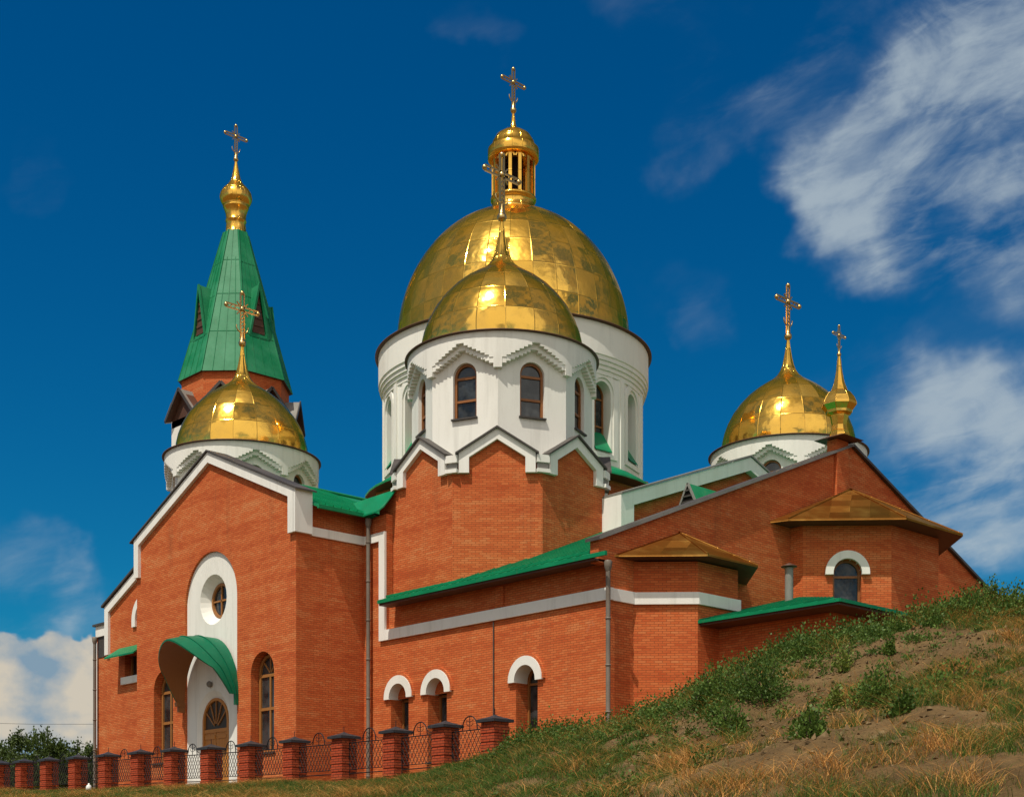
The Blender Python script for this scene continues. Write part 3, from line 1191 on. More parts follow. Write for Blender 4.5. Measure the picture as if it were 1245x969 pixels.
bo, bi = offs(sa, .10), offs(sa, .003)
for k in range(3):
    b4 = [bi[k], bo[k], bo[k + 1], bi[k + 1]]
    m.hexa([(x, y, 5.16) for x, y in b4], [(x, y, 5.54) for x, y in b4], 'white_trim')
m.box(XE + .003, XE + .10, 3.203, bi[0][1] - .03, 5.165, 5.545, 'white_trim')
child(m, 'cornice_band', church)
gilded_roof((XE + .003, 6.45, 7.80), offs(sa, .62), 6.62, .06, 'side_apse_roof')

ba = [(XE, 12.53), (13.1, 12.53), (15.3, 14.73), (15.3, 17.87), (13.1, 20.07), (XE, 20.07)]
m = MB()
FW = FR(14.2, 13.63, -pi / 4)
for k, ((x0, y0), (x1, y1)) in enumerate(zip(ba, ba[1:])):
    if k == 1:
        hw = 2.2 / sqrt(2)
        wall(m, FW, [(-hw, 3), (hw, 3), (hw, 8.9), (-hw, 8.9)], [arch(0, .50, 5.7, 7.22, 12)], 'brick', 0, .30)
    else:
        m.face([(x0, y0, 0), (x1, y1, 0), (x1, y1, 8.9), (x0, y0, 8.9)], 'brick')
child(m, 'main_apse', church)
m = MB()
arch_ring(m, FW, 0, 7.22, .78, .50, -.25, .14, 'white_plaster', .06)
child(m, 'window_hood', church)
arch_window(FW, 0, .495, 5.7, 7.22, -.30, church, fmat='window_wood', fw=.08, bars=(7.12,), mull=(), fan=0)
ev = offs(ba, .80)
ev[0] = (XE, 11.35)
ev[1] = (13.2, 11.55)
gilded_roof((XE + .225, AY - .35, 10.86), ev, 8.98, .07, 'main_apse_roof')

# --- low annex between the apses, its vent pipe
m = MB()
ax0, ax1, ay0, ay1 = 13.3, 18.3, 6.72, 13.5
m.box(ax0, ax1, ay0, ay1, ZB, 4.55, 'brick')
child(m, 'annex_wall', church)
m = MB()
e0, e1 = 5.72, 19.25
ze, ay2 = 4.66, 14.1
rg0, rg1 = (12.58, 12.4, 6.36), (13.0, 12.4, 6.36)
m.slab([(12.58, e0, ze), (e1, e0, ze), rg1, rg0], .08, 'green_roof', 'brown_metal')
m.slab([(e1, e0, ze), (e1, ay2, ze), rg1], .08, 'green_roof', 'brown_metal')
m.slab([(e1, ay2, ze), (12.58, ay2, ze), rg0, rg1], .08, 'green_roof', 'brown_metal')
m.bar((13.9, e0 - .03, ze - .05), (e1 + .03, e0 - .03, ze - .05), .05, .10, 'green_roof')
m.bar((e1 + .03, e0 - .03, ze - .05), (e1 + .03, 9, ze - .05), .05, .10, 'green_roof')
m.box(13.9, e1 - .03, e0 + .02, 6.70, ze - .17, ze - .10, 'brown_metal')
m.box(18.32, e1 - .03, 6.705, 10, ze - .17, ze - .10, 'brown_metal')
for k in range(1, 12):
    x = 13.0 + k * .5
    f = max(0, (e1 - x) / (e1 - 12.95))
    q_ = (x, e0 + (12.4 - e0) * f, ze + (6.36 - ze) * f)
    m.bar((x, e0, ze + .02), (q_[0], q_[1], q_[2] + .02), .035, .05, 'green_roof')
child(m, 'annex_roof', church)
m = MB()
m.tube([(14.35, 10.0, 5.4), (14.35, 10.0, 6.88)], .14, 'grey_metal', 12)
m.lathe(14.35, 10.0, [(.02, 7.04), (.27, 6.93), (.27, 6.90), (.05, 6.90)], 14, 'brown_metal')
child(m, 'vent_pipe', church)

# --- left wing
m = MB()
FL = FA2
wl_out = [(-20.30, ZB), (-11.7, ZB), (-11.7, 12.9), (-17.4, 10.42), (-20.30, 9.15)]
wall(m, FL, wl_out, [[(-18.55, 5.72), (-16.7, 5.72), (-16.7, 6.72), (-18.55, 6.72)]], 'brick', 0, .4)
m.box(-21.42, -20.3, 3.13, 9, ZB, 8.3, 'brick')
m.box(-20.3, -11.7, 4.0, 9, ZB, 9, 'brick')
child(m, 'wing_wall', church)
m = MB()
pprism(m, FL, [(-20.34, 6.92), (-20.34, 9.20), (-11.7, 12.98), (-11.7, 12.55), (-19.98, 8.93), (-19.98, 6.92)], .003, .13, 'white_trim')
fbox(m, FL, -21.38, -20.42, 7.9, 8.42, -.16, .05, 'white_trim')
fbox(m, FL, -21.0, -20.42, 6.95, 7.35, -.16, -.03, 'white_trim')
arch_ring(m, FL, -16.62, 8.25, 1.12, .8, .002, .1, 'white_plaster', .3)
child(m, 'gable_trim', church)
m = MB()
pprism(m, FL, [(-20.52, 9.20), (-11.7, 13.06), (-11.7, 13.16), (-20.52, 9.30)], -.5, .22, 'dark_metal')
fbox(m, FL, -21.55, -20.36, 8.42, 8.52, -.9, .14, 'dark_metal')
child(m, 'gable_coping', church)
m = MB()
fbox(m, FL, -18.5, -16.75, 5.74, 6.70, -.4, -.36, 'glass')
for u in (-18.48, -17.66, -16.85):
    fbox(m, FL, u, u + .09, 5.74, 6.70, -.355, -.28, 'pale_wood')
child(m, 'window', church)
m = MB()
fbox(m, FL, -18.75, -16.5, 5.36, 5.70, .003, .12, 'white_plaster')
child(m, 'window_ledge', church)
m = MB()
m.slab([(-19.1, 2.30, 6.60), (-16.3, 2.30, 6.60), (-16.3, 3.07, 7.12), (-19.1, 3.07, 7.12)], .07, 'green_roof', 'brown_metal')
child(m, 'window_awning', church)
m = MB()
fbox(m, FL, -21.25, -20.55, 6.9, 7.9, -.17, -.02, 'dark_metal')
child(m, 'louvre', church)

# --- downpipes
def downpipe(x, y, zt, zb):
    m = MB()
    m.tube([(x, y, zb), (x, y, zt - .35)], .075, 'pipe_metal', 10)
    m.lathe(x, y, [(.075, zt - .34), (.115, zt - .22), (.13, zt - .05), (.10, zt)], 10, 'pipe_metal')
    k = zb + 1.2
    while k < zt - .6:
        m.lathe(x, y, [(.078, k - .02), (.092, k - .02), (.092, k + .03), (.078, k + .03)], 10, 'pipe_metal')
        k += 1.45
    child(m, 'downpipe', church)
downpipe(12.74, 2.86, 6.35, -1)
downpipe(.50, 2.88, 9.80, -1)
downpipe(-21.28, 2.93, 7.9, -.2)

# --- cross arms behind: upper gable of the east arm, roofs, the crossing
m = MB()
GX = 7.6
FG = FR(GX, 0, B_ANG)
gl, gr_ = AY - 7.45, AY + 7.45
ghs = (13.1 - 10.35) / 7.45
wall(m, FG, [(gl, 6), (gr_, 6), (gr_, 10.3), (AY, 13.05), (gl, 10.3)], [], 'brick')
m.face([(1.2, gl, 6), (GX, gl, 6), (GX, gl, 10.3), (1.2, gl, 10.3)], 'brick')
m.face([(GX, gr_, 6), (1.2, gr_, 6), (1.2, gr_, 10.3), (GX, gr_, 10.3)], 'brick')
child(m, 'east_arm_wall', church)
m = MB()
pprism(m, FG, [(gl - .03, 8.6), (gl - .03, 10.38), (AY, 13.13), (gr_ + .03, 10.38), (gr_ + .03, 8.6), (gr_ - .55, 8.6), (gr_ - .55, 10.38 - .52 + .55 * ghs), (AY, 12.61), (gl + .55, 10.38 - .52 + .55 * ghs), (gl + .55, 8.6)], .003, .30, 'white_trim')
m.box(GX - .9, GX + .30, gl - .14, gl - .032, 8.6, 10.36, 'white_trim')
child(m, 'gable_trim', church)
m = MB()
for sg in (-1, 1):
    pprism(m, FG, [(AY, 13.15), (AY + sg * 7.6, 13.15 - 7.6 * ghs), (AY + sg * 7.6, 13.22 - 7.6 * ghs), (AY, 13.22)], -.6, .36, 'grey_metal')
child(m, 'gable_coping', church)
m = MB()
m.slab([(1, gl - .1, 10.15), (GX - .5, gl - .1, 10.15), (GX - .5, AY, 12.9), (1, AY, 12.9)], .1, 'green_roof')
m.slab([(1, AY, 12.9), (GX - .5, AY, 12.9), (GX - .5, gr_ + .5, 10.05), (1, gr_ + .5, 10.05)], .1, 'green_roof')
child(m, 'east_arm_roof', church)
m = MB()      # little dormer on the east roof
dy_ = 9.4
zt_ = eroof(10, dy_)[2] - .04
pk_, bk_ = (10.45, dy_, zt_ + 1.02), (10.45, dy_ + 2.4, zt_ + 1.0)
p0, p1 = (9.95, dy_, zt_), (10.95, dy_, zt_)
m.face([p0, p1, pk_], 'dark_void')
for k in range(4):
    zl = zt_ + .16 + .2 * k
    wl_ = .5 * (1 - (zl - zt_) / 1.02) * .9
    m.bar((10.45 - wl_, dy_ - .02, zl), (10.45 + wl_, dy_ - .02, zl), .05, .05, 'dark_metal')
m.face([pk_, p1, bk_], 'green_tent')
m.face([p0, pk_, bk_], 'green_tent')
m.bar(p0, pk_, .07, .07, 'grey_metal', (0, 1, 0))
m.bar(p1, pk_, .07, .07, 'grey_metal', (0, 1, 0))
child(m, 'roof_dormer', church)

# --- crossing base and the great drum
def octo(cx, cy, ap, rot=0.0, n=8):
    R = ap / cos(pi / n)
    return [(cx + R * cos(rot + pi / n + 2 * pi * k / n), cy + R * sin(rot + pi / n + 2 * pi * k / n)) for k in range(n)]

def oct_prism(m, cx, cy, ap, z0, z1, mat, rot=0.0, n=8, top=True):
    p = octo(cx, cy, ap, rot, n)
    for k in range(n):
        (x0, y0), (x1, y1) = p[k - 1], p[k]
        m.face([(x0, y0, z0), (x1, y1, z0), (x1, y1, z1), (x0, y0, z1)], mat)
    if top:
        m.face([(x, y, z1) for x, y in p], mat)

m = MB()
oct_prism(m, AX, AY, 6.15, 4, 14.1, 'brick', 0, 8)
m.box(AX - 6.2, AX + 6.2, AY - 6.2, AY + 6.2, 3, 11.8, 'brick')
child(m, 'crossing_base', church)
m = MB()
m.lathe(AX, AY, [(6.95, 13.75), (6.95, 13.85), (6.05, 14.42)], 48, 'green_roof')
m.lathe(AX, AY, [(6.3, 13.70), (6.95, 13.75)], 48, 'brown_metal')
child(m, 'drum_flashing', church)
m = MB()
NB = 16
RB = 5.95
rotB = radians(-47 + 0)
hol = arch(0, .50, 15.0, 17.55, 12)
for k in range(NB):
    a = rotB + 2 * pi * k / NB
    F = FR(AX + RB * cos(a), AY + RB * sin(a), a)
    hw = RB * tan(pi / NB)
    vis = True
    wall(m, F, [(-hw, 14.2), (hw, 14.2), (hw, 18.6), (-hw, 18.6)], [hol], 'white_plaster', 0, .55)
    # raised border round every window and a slim pilaster on every edge
    ring(m, F, arch(0, .86, 14.7, 17.62, 12), arch(0, .62, 14.9, 17.58, 12), .002, .07, 'white_plaster')
    R2 = RB / cos(pi / NB)
    a2 = a + pi / NB
    F2 = FR(AX + R2 * cos(a2), AY + R2 * sin(a2), a2)
    fbox(m, F2, -.13, .13, 14.25, 18.4, -.2, .05, 'white_plaster')
bd = child(m, 'great_drum', church)
for k in range(NB):
    a = rotB + 2 * pi * k / NB
    if cos(a - radians(-47)) < -.2:
        continue
    F = FR(AX + RB * cos(a), AY + RB * sin(a), a)
    arch_window(F, 0, .495, 15.0, 17.55, -.55, church, fw=.07, bars=(17.4, 16.2), mull=((0, 15.05, 17.4),))
    m = MB()
    m.slab([F.P(-.5, 15.01, .10), F.P(.5, 15.01, .10), F.P(.5, 15.95, -.5), F.P(-.5, 15.95, -.5)], .04, 'green_roof')
    child(m, 'sloped_sill', church)
m = MB()
prof = [(5.90, 18.30), (6.06, 18.30), (6.06, 18.48), (6.12, 18.50), (6.12, 18.66), (6.19, 18.68), (6.19, 18.84), (6.25, 18.86), (6.25, 19.02), (6.30, 19.06), (6.30, 20.40), (6.42, 20.42)]
m.lathe(AX, AY, prof, 96, 'white_plaster', 1, 1, 0, False)
child(m, 'drum_cornice', church)
m = MB()
m.lathe(AX, AY, [(6.30, 20.40), (6.46, 20.425), (6.46, 20.47), (5.3, 20.62)], 96, 'brown_metal')
child(m, 'drum_coping', church)
m = MB()
R_, H_, ZC = 5.45, 6.4, 21.0
prof = [(5.36, 20.52), (5.42, 20.75)] + [(max(.98, R_ * cos(t) ** 1.0), ZC + H_ * sin(t)) for t in np.linspace(0, radians(80), 30)]
m.lathe(AX, AY, prof, 96, 'gold_sheet', 32, .78)
gd = child(m, 'great_dome', church)
# lantern
m = MB()
z0 = ZC + H_ * sin(radians(78))
m.lathe(AX, AY, [(1.12, z0 - .25), (1.08, z0), (1.12, z0 + .05), (1.12, z0 + .18), (1.0, z0 + .22), (1.0, z0 + .66), (1.07, z0 + .70), (1.07, z0 + .80), (.4, z0 + .82)], 32, 'gold_plain', 16, 1)
zc0, zc1 = z0 + .80, 29.85
for k in range(14):
    a = 2 * pi * k / 14
    F = FR(AX + .96 * cos(a), AY + .96 * sin(a), a)
    fbox(m, F, -.075, .075, zc0, zc1, -.07, .06, 'gold_plain')
    arch_ring(m, F, 0 + .0, zc1 - .20, .22, .15, -.05, .03, 'gold_plain')
m.lathe(AX, AY, [(.45, zc0), (.45, zc1)], 16, 'dark_void')
m.lathe(AX, AY, [(.3, zc1 - .02), (1.14, zc1), (1.20, zc1 + .05), (1.20, zc1 + .50), (1.14, zc1 + .56), (1.02, zc1 + .60), (.98, zc1 + .85), (.80, zc1 + 1.15), (.50, zc1 + 1.36), (.20, zc1 + 1.46),
                 (.15, zc1 + 1.52), (.09, zc1 + 1.95), (.05, zc1 + 2.25)], 32, 'gold_plain', 16, 1)
lan = child(m, 'lantern', gd)
cross(AX, AY, zc1 + 2.38, 2.0, gd)

# --- three smaller drums on octagonal brick towers
def chevron_ring(mt, md, mr_, cx, cy, ap, zb, ze_, zp2, rot=0.0, over=.16, dback=1.6, bw=.36, slopez=None, gm='grey_metal', tm='white_trim', corner=True):
    """a small gable with trim, coping and its own little roof on every face of an octagon"""
    for k in range(8):
        a = rot + k * pi / 4
        F = FR(cx + ap * cos(a), cy + ap * sin(a), a)
        h = ap * tan(pi / 8)
        w = h - .24
        tt = (zp2 - ze_) / w
        pprism(mt, F, [(-w, zb), (-w, ze_), (0, zp2), (w, ze_), (w, zb), (w - bw, zb), (w - bw, ze_ - .38 + bw * tt), (0, zp2 - .38), (-w + bw, ze_ - .38 + bw * tt), (-w + bw, zb)], .003, over, tm)
        for sg in (-1, 1):
            q = [(0, zp2 + .0), (sg * (w + .12), ze_ - .12 * tt + .0), (sg * (w + .12), ze_ - .12 * tt + .07), (0, zp2 + .07)]
            pprism(md, F, q, -.25, over + .10, 'dark_metal')
            # roof running back from the gable to the drum
            e0_, e1_ = F.P(sg * (w + .1), ze_ - .05, 0), F.P(0, zp2 - .01, 0)
            b1_ = F.P(0, zp2 - .01, -dback)
            b0_ = F.P(sg * (w + .1) * .35, ze_ - .05 + .3, -dback)
            pts = [e0_, e1_, b1_, b0_]
            mr_.face(pts if sg < 0 else pts[::-1], gm)
        if corner:
            R = ap / cos(pi / 8)
            a2 = a + pi / 8
            F2 = FR(cx + R * cos(a2), cy + R * sin(a2), a2)
            fbox(mt, F2, -.235, .235, zb, zb + .13, -.3, over * .9, tm)
            fbox(mt, F2, -.20, .20, zb + .13, zb + .36, -.3, over * .25, 'grey_metal')
            fbox(mt, F2, -.235, .235, zb + .36, ze_ - .08, -.3, over * .75, tm)

def corner_tower(cx, cy, full=True):
    ap = 3.85
    m = MB()
    oct_prism(m, cx, cy, ap, 3.0, 10.9, 'brick', 0, 8, False)
    for k in range(8):       # gabled tops of the faces
        a = k * pi / 4
        F = FR(cx + ap * cos(a), cy + ap * sin(a), a)
        h = ap * tan(pi / 8)
        wall(m, F, [(-h, 10.9), (h, 10.9), (h, 11.3), (h - .24, 11.35), (0, 12.15), (-h + .24, 11.35), (-h, 11.3)], [], 'brick')
    child(m, 'tower_base', church)
    mt, md, mr_ = MB(), MB(), MB()
    chevron_ring(mt, md, mr_, cx, cy, ap, 10.72, 11.42, 12.28)
    child(mt, 'gable_trim', church)
    child(md, 'gable_coping', church)
    child(mr_, 'gable_roof', church)
    # white drum, its edges turned to the gable points
    rot = pi / 8
    apd = 3.17
    m = MB()
    hol = arch(0, .47, 12.95, 14.48, 14)
    h = apd * tan(pi / 8)
    for k in range(8):
        a = rot + k * pi / 4
        F = FR(cx + apd * cos(a), cy + apd * sin(a), a)
        wall(m, F, [(-h, 11.0), (h, 11.0), (h, 15.9), (-h, 15.9)], [hol], 'white_plaster', 0, .22)
    # stepped corbel courses: an arch of bricks over every window, carried on the corners
    RO = 3.58
    NS = 9
    for k in range(8):
        a = rot + k * pi / 4
        edges = [-pi / 8 + (pi / 8) * i / NS for i in range(NS + 1)]
        steps = edges + [-e for e in edges[-2::-1]]
        for i in range(len(steps) - 1):
            t0, t1 = steps[i], steps[i + 1]
            tm_ = abs((t0 + t1) / 2) / (pi / 8)
            if tm_ > .86:
                zl = 14.58
            else:
                zl = 14.92 + (1 - tm_ / .86) * .62
            if tm_ < .12:
                zl = 15.52
            ri0, ri1 = (apd - .01) / cos(t0), (apd - .01) / cos(t1)
            d0_, d1_ = (cos(a + t0), sin(a + t0)), (cos(a + t1), sin(a + t1))
            b4 = [(cx + ri0 * d0_[0], cy + ri0 * d0_[1]), (cx + RO * d0_[0], cy + RO * d0_[1]), (cx + RO * d1_[0], cy + RO * d1_[1]), (cx + ri1 * d1_[0], cy + ri1 * d1_[1])]
            m.hexa([(x, y, zl) for x, y in b4], [(x, y, 15.86) for x, y in b4], 'white_plaster')
            # the second, inner course hangs one step lower
            if tm_ < .86:
                r0_, r1_ = min(ri0 + .24, RO - .02), min(ri1 + .24, RO - .02)
                b4 = [(cx + ri0 * d0_[0], cy + ri0 * d0_[1]), (cx + r0_ * d0_[0], cy + r0_ * d0_[1]), (cx + r1_ * d1_[0], cy + r1_ * d1_[1]), (cx + ri1 * d1_[0], cy + ri1 * d1_[1])]
                m.hexa([(x, y, zl - .20) for x, y in b4], [(x, y, zl - .001) for x, y in b4], 'white_plaster')
    dr = child(m, 'drum', church)
    for k in range(8):
        a = rot + k * pi / 4
        if cos(a - radians(-47)) < -.25:
            continue
        F = FR(cx + apd * cos(a), cy + apd * sin(a), a)
        arch_window(F, 0, .465, 12.95, 14.48, -.22, church, fw=.085, bars=(14.44, 13.62), sill=True)
    m = MB()
    m.lathe(cx, cy, [(3.2, 15.80), (3.60, 15.862), (3.69, 15.87), (3.69, 15.91), (3.0, 16.06)], 64, 'brown_metal')
    child(m, 'drum_coping', church)
    m = MB()
    prof = [(3.02, 16.0), (3.07, 16.25), (3.06, 16.55), (2.97, 16.95), (2.80, 17.4), (2.56, 17.85), (2.25, 18.27), (1.88, 18.66), (1.48, 18.98), (1.08, 19.24), (.76, 19.44), (.53, 19.64),
            (.38, 19.86), (.28, 20.12), (.20, 20.45), (.13, 20.85), (.08, 21.2), (.06, 21.35)]
    m.lathe(cx, cy, prof, 64, 'gold_sheet', 18, 1.0)
    dm = child(m, 'dome', church)
    cross(cx, cy, 21.48, 2.45, dm)

corner_tower(3.1, 7.25)
corner_tower(-15.0, 7.25)
corner_tower(3.1, 25.35)

# --- bell tower with the green tent roof
TX, TY = -29.95, 16.3
m = MB()
oct_prism(m, TX, TY, 3.45, 0, 22.6, 'white_plaster', 0, 8, False)
child(m, 'bell_stage', church)
m = MB()
oct_prism(m, TX, TY, 2.92, 21.5, 25.3, 'brick', 0, 8)
child(m, 'tent_base', church)
mt, md = MB(), MB()
for k in range(8):
    a = k * pi / 4
    ap = 3.45
    F = FR(TX + ap * cos(a), TY + ap * sin(a), a)
    w = ap * tan(pi / 8) - .02
    zp2, ze_ = 24.15, 22.6
    pprism(mt, F, [(-w, 22.2), (w, 22.2), (w, ze_ - .05), (0, zp2 - .12), (-w, ze_ - .05)], -.3, .0, 'brown_metal')
    for sg in (-1, 1):
        o_, i_ = .38, -1.2
        e0_, e1_ = F.P(sg * (w + .06), ze_, o_), F.P(0, zp2, o_)
        b1_, b0_ = F.P(0, zp2, i_), F.P(sg * (w * .55), ze_ + .35, i_)
        pts = [e0_, e1_, b1_, b0_]
        md.slab(pts if sg < 0 else pts[::-1], .09, 'grey_metal', 'brown_metal')
        md.bar(e0_, e1_, .06, .16, 'dark_metal')
child(mt, 'tower_gable', church)
child(md, 'tower_gable_roof', church)
m = MB()
TR0, TR1, TZ0, TZ1 = 3.08, .68, 25.02, 34.1
def tent(z):
    return TR0 + (TR1 - TR0) * (z - TZ0) / (TZ1 - TZ0)
q0 = octo(TX, TY, TR0 + .02, 0)
q1 = octo(TX, TY, TR1, 0)
for k in range(8):
    (x0, y0), (x1, y1) = q0[k - 1], q0[k]
    (x3, y3), (x2, y2) = q1[k - 1], q1[k]
    m.face([(x0, y0, TZ0), (x1, y1, TZ0), (x2, y2, TZ1), (x3, y3, TZ1)], 'green_tent')
    m.bar((x1, y1, TZ0), (x2, y2, TZ1), .09, .07, 'green_tent')
    for f in (.25, .5, .75):
        xa, ya = x0 + (x1 - x0) * f, y0 + (y1 - y0) * f
        xb, yb = x3 + (x2 - x3) * f, y3 + (y2 - y3) * f
        e_ = .8 if f != .5 else 1
        m.bar((xa, ya, TZ0), (xa + (xb - xa) * e_, ya + (yb - ya) * e_, TZ0 + (TZ1 - TZ0) * e_), .03, .05, 'green_tent')
    for zz, ff in ((27.4, 1), (29.8, 1), (32.0, 1)):
        f = (zz - TZ0) / (TZ1 - TZ0) + .012 * (k % 3)
        pa = [x0 + (x3 - x0) * f, y0 + (y3 - y0) * f, TZ0 + (TZ1 - TZ0) * f]
        pb = [x1 + (x2 - x1) * f, y1 + (y2 - y1) * f, TZ0 + (TZ1 - TZ0) * f]
        m.bar(pa, pb, .03, .035, 'green_tent')
m.face([(x, y, TZ0) for x, y in q0[::-1]], 'brown_metal')
tn = child(m, 'tent_roof', church)
for k in range(4):
    a = k * pi / 2
    r0_ = tent(27.35) - .06
    F = FR(TX + r0_ * cos(a), TY + r0_ * sin(a), a)
    m = MB()
    zt = 30.45
    back_d = tent(zt) - r0_ - .1
    pk, pl, pr = F.P(0, zt, .10), F.P(-.62, 27.35, .06), F.P(.62, 27.35, .06)
    bk = F.P(0, zt - .05, back_d)
    m.face([F.P(-.46, 27.5, .0), F.P(.46, 27.5, .0), F.P(0, zt - .5, .0)], 'brown_metal')
    for j in range(5):
        zl = 27.65 + j * .42
        wl_ = .42 * (1 - (zl - 27.5) / 2.3)
        m.bar(F.P(-wl_, zl, .02), F.P(wl_, zl, .02), .05, .14, 'brown_metal')
    bl, br = F.P(-.62, 27.35, -.02), F.P(.62, 27.35, -.02)
    m.face([pl, pk, bk, bl][::-1], 'green_tent')
    m.face([pr, pk, bk, br], 'green_tent')
    m.bar(pl, pk, .12, .10, 'green_tent', (F.n[0], F.n[1], 0))
    m.bar(pr, pk, .12, .10, 'green_tent', (F.n[0], F.n[1], 0))
    m.bar(pl, pr, .10, .10, 'green_tent', (F.n[0], F.n[1], 0))
    child(m, 'lucarne', tn)
small_cupola(TX, TY, [(.72, 33.9), (.66, 34.12), (.60, 34.18), (.56, 34.75), (.61, 34.80), (.61, 34.90), (.57, 34.94), (.60, 35.25), (.72, 35.60), (.76, 35.66), (.70, 35.70), (.80, 35.82), (.92, 36.05), (.95, 36.25), (.90, 36.48), (.76, 36.70),
                      (.55, 36.92), (.38, 37.12), (.28, 37.35), (.20, 37.7), (.12, 38.1), (.06, 38.45)], 24, 38.52, 2.05, 'spire_cupola', 0, True)

# ------------------------------------------------------------------ fence
PX = [(-17.5, None), (-15.07, 1.23), (-12.86, 1.19), (-10.59, 1.14), (-8.14, 1.09), (-5.71, 1.05), (-3.28, 1.01), (-.93, .96), (1.48, .90), (3.88, .86), (6.33, .83), (8.88, .80), (11.34, .79), (13.51, .80), (15.50, .81)]
PY = -4.4
PL = ['brick fence pillar just outside the dark trees, beyond the left edge of the picture',
      'brick fence pillar half cut off by the left edge of the picture',
      'brick fence pillar before the dark trees, second one from the left edge of the picture',
      'brick fence pillar before the dark trees, midway between the left picture edge and the church',
      'brick fence pillar just left of the far left corner downpipe of the church',
      'brick fence pillar in front of the far left corner of the church',
      'brick fence pillar below the green window awning of the left wing',
      'brick fence pillar in front of the tall arched window left of the church door',
      'brick fence pillar in front of the arched wooden church door',
      'brick fence pillar in front of the tall arched window right of the church door',
      'brick fence pillar at the right front corner of the entrance block',
      'brick fence pillar in front of the shaded side wall of the entrance block',
      'brick fence pillar below the leftmost small white-hooded window',
      'brick fence pillar below the middle of the three small white-hooded windows',
      'last brick fence pillar on the right, its foot sunk in the grass of the mound']
def pillar_parts(root):
    m = MB()
    w = .255
    m.box(-w, w, -w, w, -2.0, -.17, 'fence_brick')
    z = -1.62
    while z < -.2:                       # rusticated: every few courses a joint is cut back
        z += .23
        for s in (-1, 1):
            m.box(-w - .016, w + .016, -w - .016, w + .016, z - .205, z - .035, 'fence_brick') if s > 0 and z < -.15 else None
    a = child(m, 'shaft', root)
    m = MB()
    k, t = .355, .07
    m.box(-k, k, -k, k, -.17, -.17 + t, 'cap_slate')
    b4 = [(-k, -k, -.1), (k, -k, -.1), (k, k, -.1), (-k, k, -.1)]
    rows = []
    for f, zz in ((1, -.098), (.62, -.055), (.28, -.012), (.03, .035)):
        rows.append([(x * f, y * f, zz) for x, y, _ in b4])
    for r0_, r1_ in zip(rows, rows[1:]):
        for i in range(4):
            j = (i + 1) % 4
            m.face([r0_[i], r0_[j], r1_[j], r1_[i]], 'cap_slate')
    m.face(rows[-1], 'cap_slate')
    m.tube([(0, 0, .02), (0, 0, .20)], .011, 'iron', 5)
    child(m, 'cap', root)

first = None
for i, (x, zc) in enumerate(PX):
    if i == 0:
        continue
    if first is None:
        r = empty('fence_pillar', (x, PY, zc), PL[i], 'fence pillar', 'brick pillars of the church fence')
        pillar_parts(r)
        first = r
    else:
        r = first.copy()
        COL.objects.link(r)
        r.location = (x, PY, zc)
        r['label'] = PL[i]
        for ch in first.children:
            c = ch.copy()
            COL.objects.link(c)
            c.parent = r
        r.rotation_euler = (0, 0, radians(random.uniform(-1.5, 1.5)))

PN = ['at the left picture edge, before the dark trees', 'before the dark trees, left of the middle tree', 'before the dark trees, below the tallest crown', 'in front of the church\'s far left corner downpipe',
      'in front of the left end of the left wing', 'in front of the brick between left wing and entrance windows', 'in front of the white niche just left of the door', 'just right of the church door, with the bin behind',
      'below the tall window right of the door', 'in front of the shaded side wall, its left half', 'in front of the tall downpipe beside the entrance block', 'between the pillars below the two small left windows',
      'the last one on the right, partly sunk in grass']
def panel_parts(root, wd):
    m = MB()
    h0, h1 = -1.20, -.30
    r = .017
    hw = wd / 2
    for z in (h0, h1):
        m.tube([(-hw, 0, z), (hw, 0, z)], r, 'iron', 5)
    m.tube([(-hw, 0, h0 + .12), (hw, 0, h0 + .12)], .012, 'iron', 5)
    for x in (-hw, hw):
        m.tube([(x, 0, h0 - .4), (x, 0, h1)], .02, 'iron', 5)
    child(m, 'rail', root)
    m = MB()
    arcw = .30
    pts = [(arcw * cos(pi * k / 12), 0, h1 + .05 + .33 * sin(pi * k / 12)) for k in range(13)]
    m.tube([(arcw, 0, h1)] + pts + [(-arcw, 0, h1)], .017, 'iron', 5)
    m.tube([(0, 0, h1), (0, 0, h1 + .36)], .012, 'iron', 5)
    for sg in (-1, 1):
        m.tube([(sg * .02, 0, h1 + .22), (sg * .13, 0, h1 + .27), (sg * .12, 0, h1 + .15), (sg * .04, 0, h1 + .12)], .011, 'iron', 4)
    m.tube([(-hw, 0, h1 + .06), (-arcw - .1, 0, h1 + .06), (-arcw, 0, h1 + .14)], .012, 'iron', 4)
    m.tube([(hw, 0, h1 + .06), (arcw + .1, 0, h1 + .06), (arcw, 0, h1 + .14)], .012, 'iron', 4)
    child(m, 'arch', root)
    m = MB()
    st = .155
    zl0, zl1 = h0 + .12, h1
    hh = zl1 - zl0
    k = -hw - hh * .62
    while k < hw:
        for sg in (1, -1):
            # clip a slanting rod to the panel
            x0, x1 = (k, k + hh * .62) if sg > 0 else (k + hh * .62, k)
            t0, t1 = 0, 1
            lo_, hi_ = min(x0, x1), max(x0, x1)
            f = lambda x: (x - x0) / (x1 - x0)
            ta, tb = sorted((f(max(lo_, -hw)), f(min(hi_, hw))))
            if tb - ta > .05:
                m.tube([(x0 + (x1 - x0) * ta, .004 * sg, zl0 + hh * ta), (x0 + (x1 - x0) * tb, .004 * sg, zl0 + hh * tb)], .0105, 'iron', 4)
        k += st
    child(m, 'lattice', root)

for i in range(1, len(PX) - 1):
    (x0, z0_), (x1, z1_) = PX[i], PX[i + 1]
    r = empty('iron_fence', ((x0 + x1) / 2, PY, (z0_ + z1_) / 2), 'black iron lattice fence panel ' + PN[i - 1], 'fence', 'iron panels of the church fence')
    panel_parts(r, x1 - x0 - .52)
    r.rotation_euler = (0, atan2(z0_ - z1_, x1 - x0), 0)

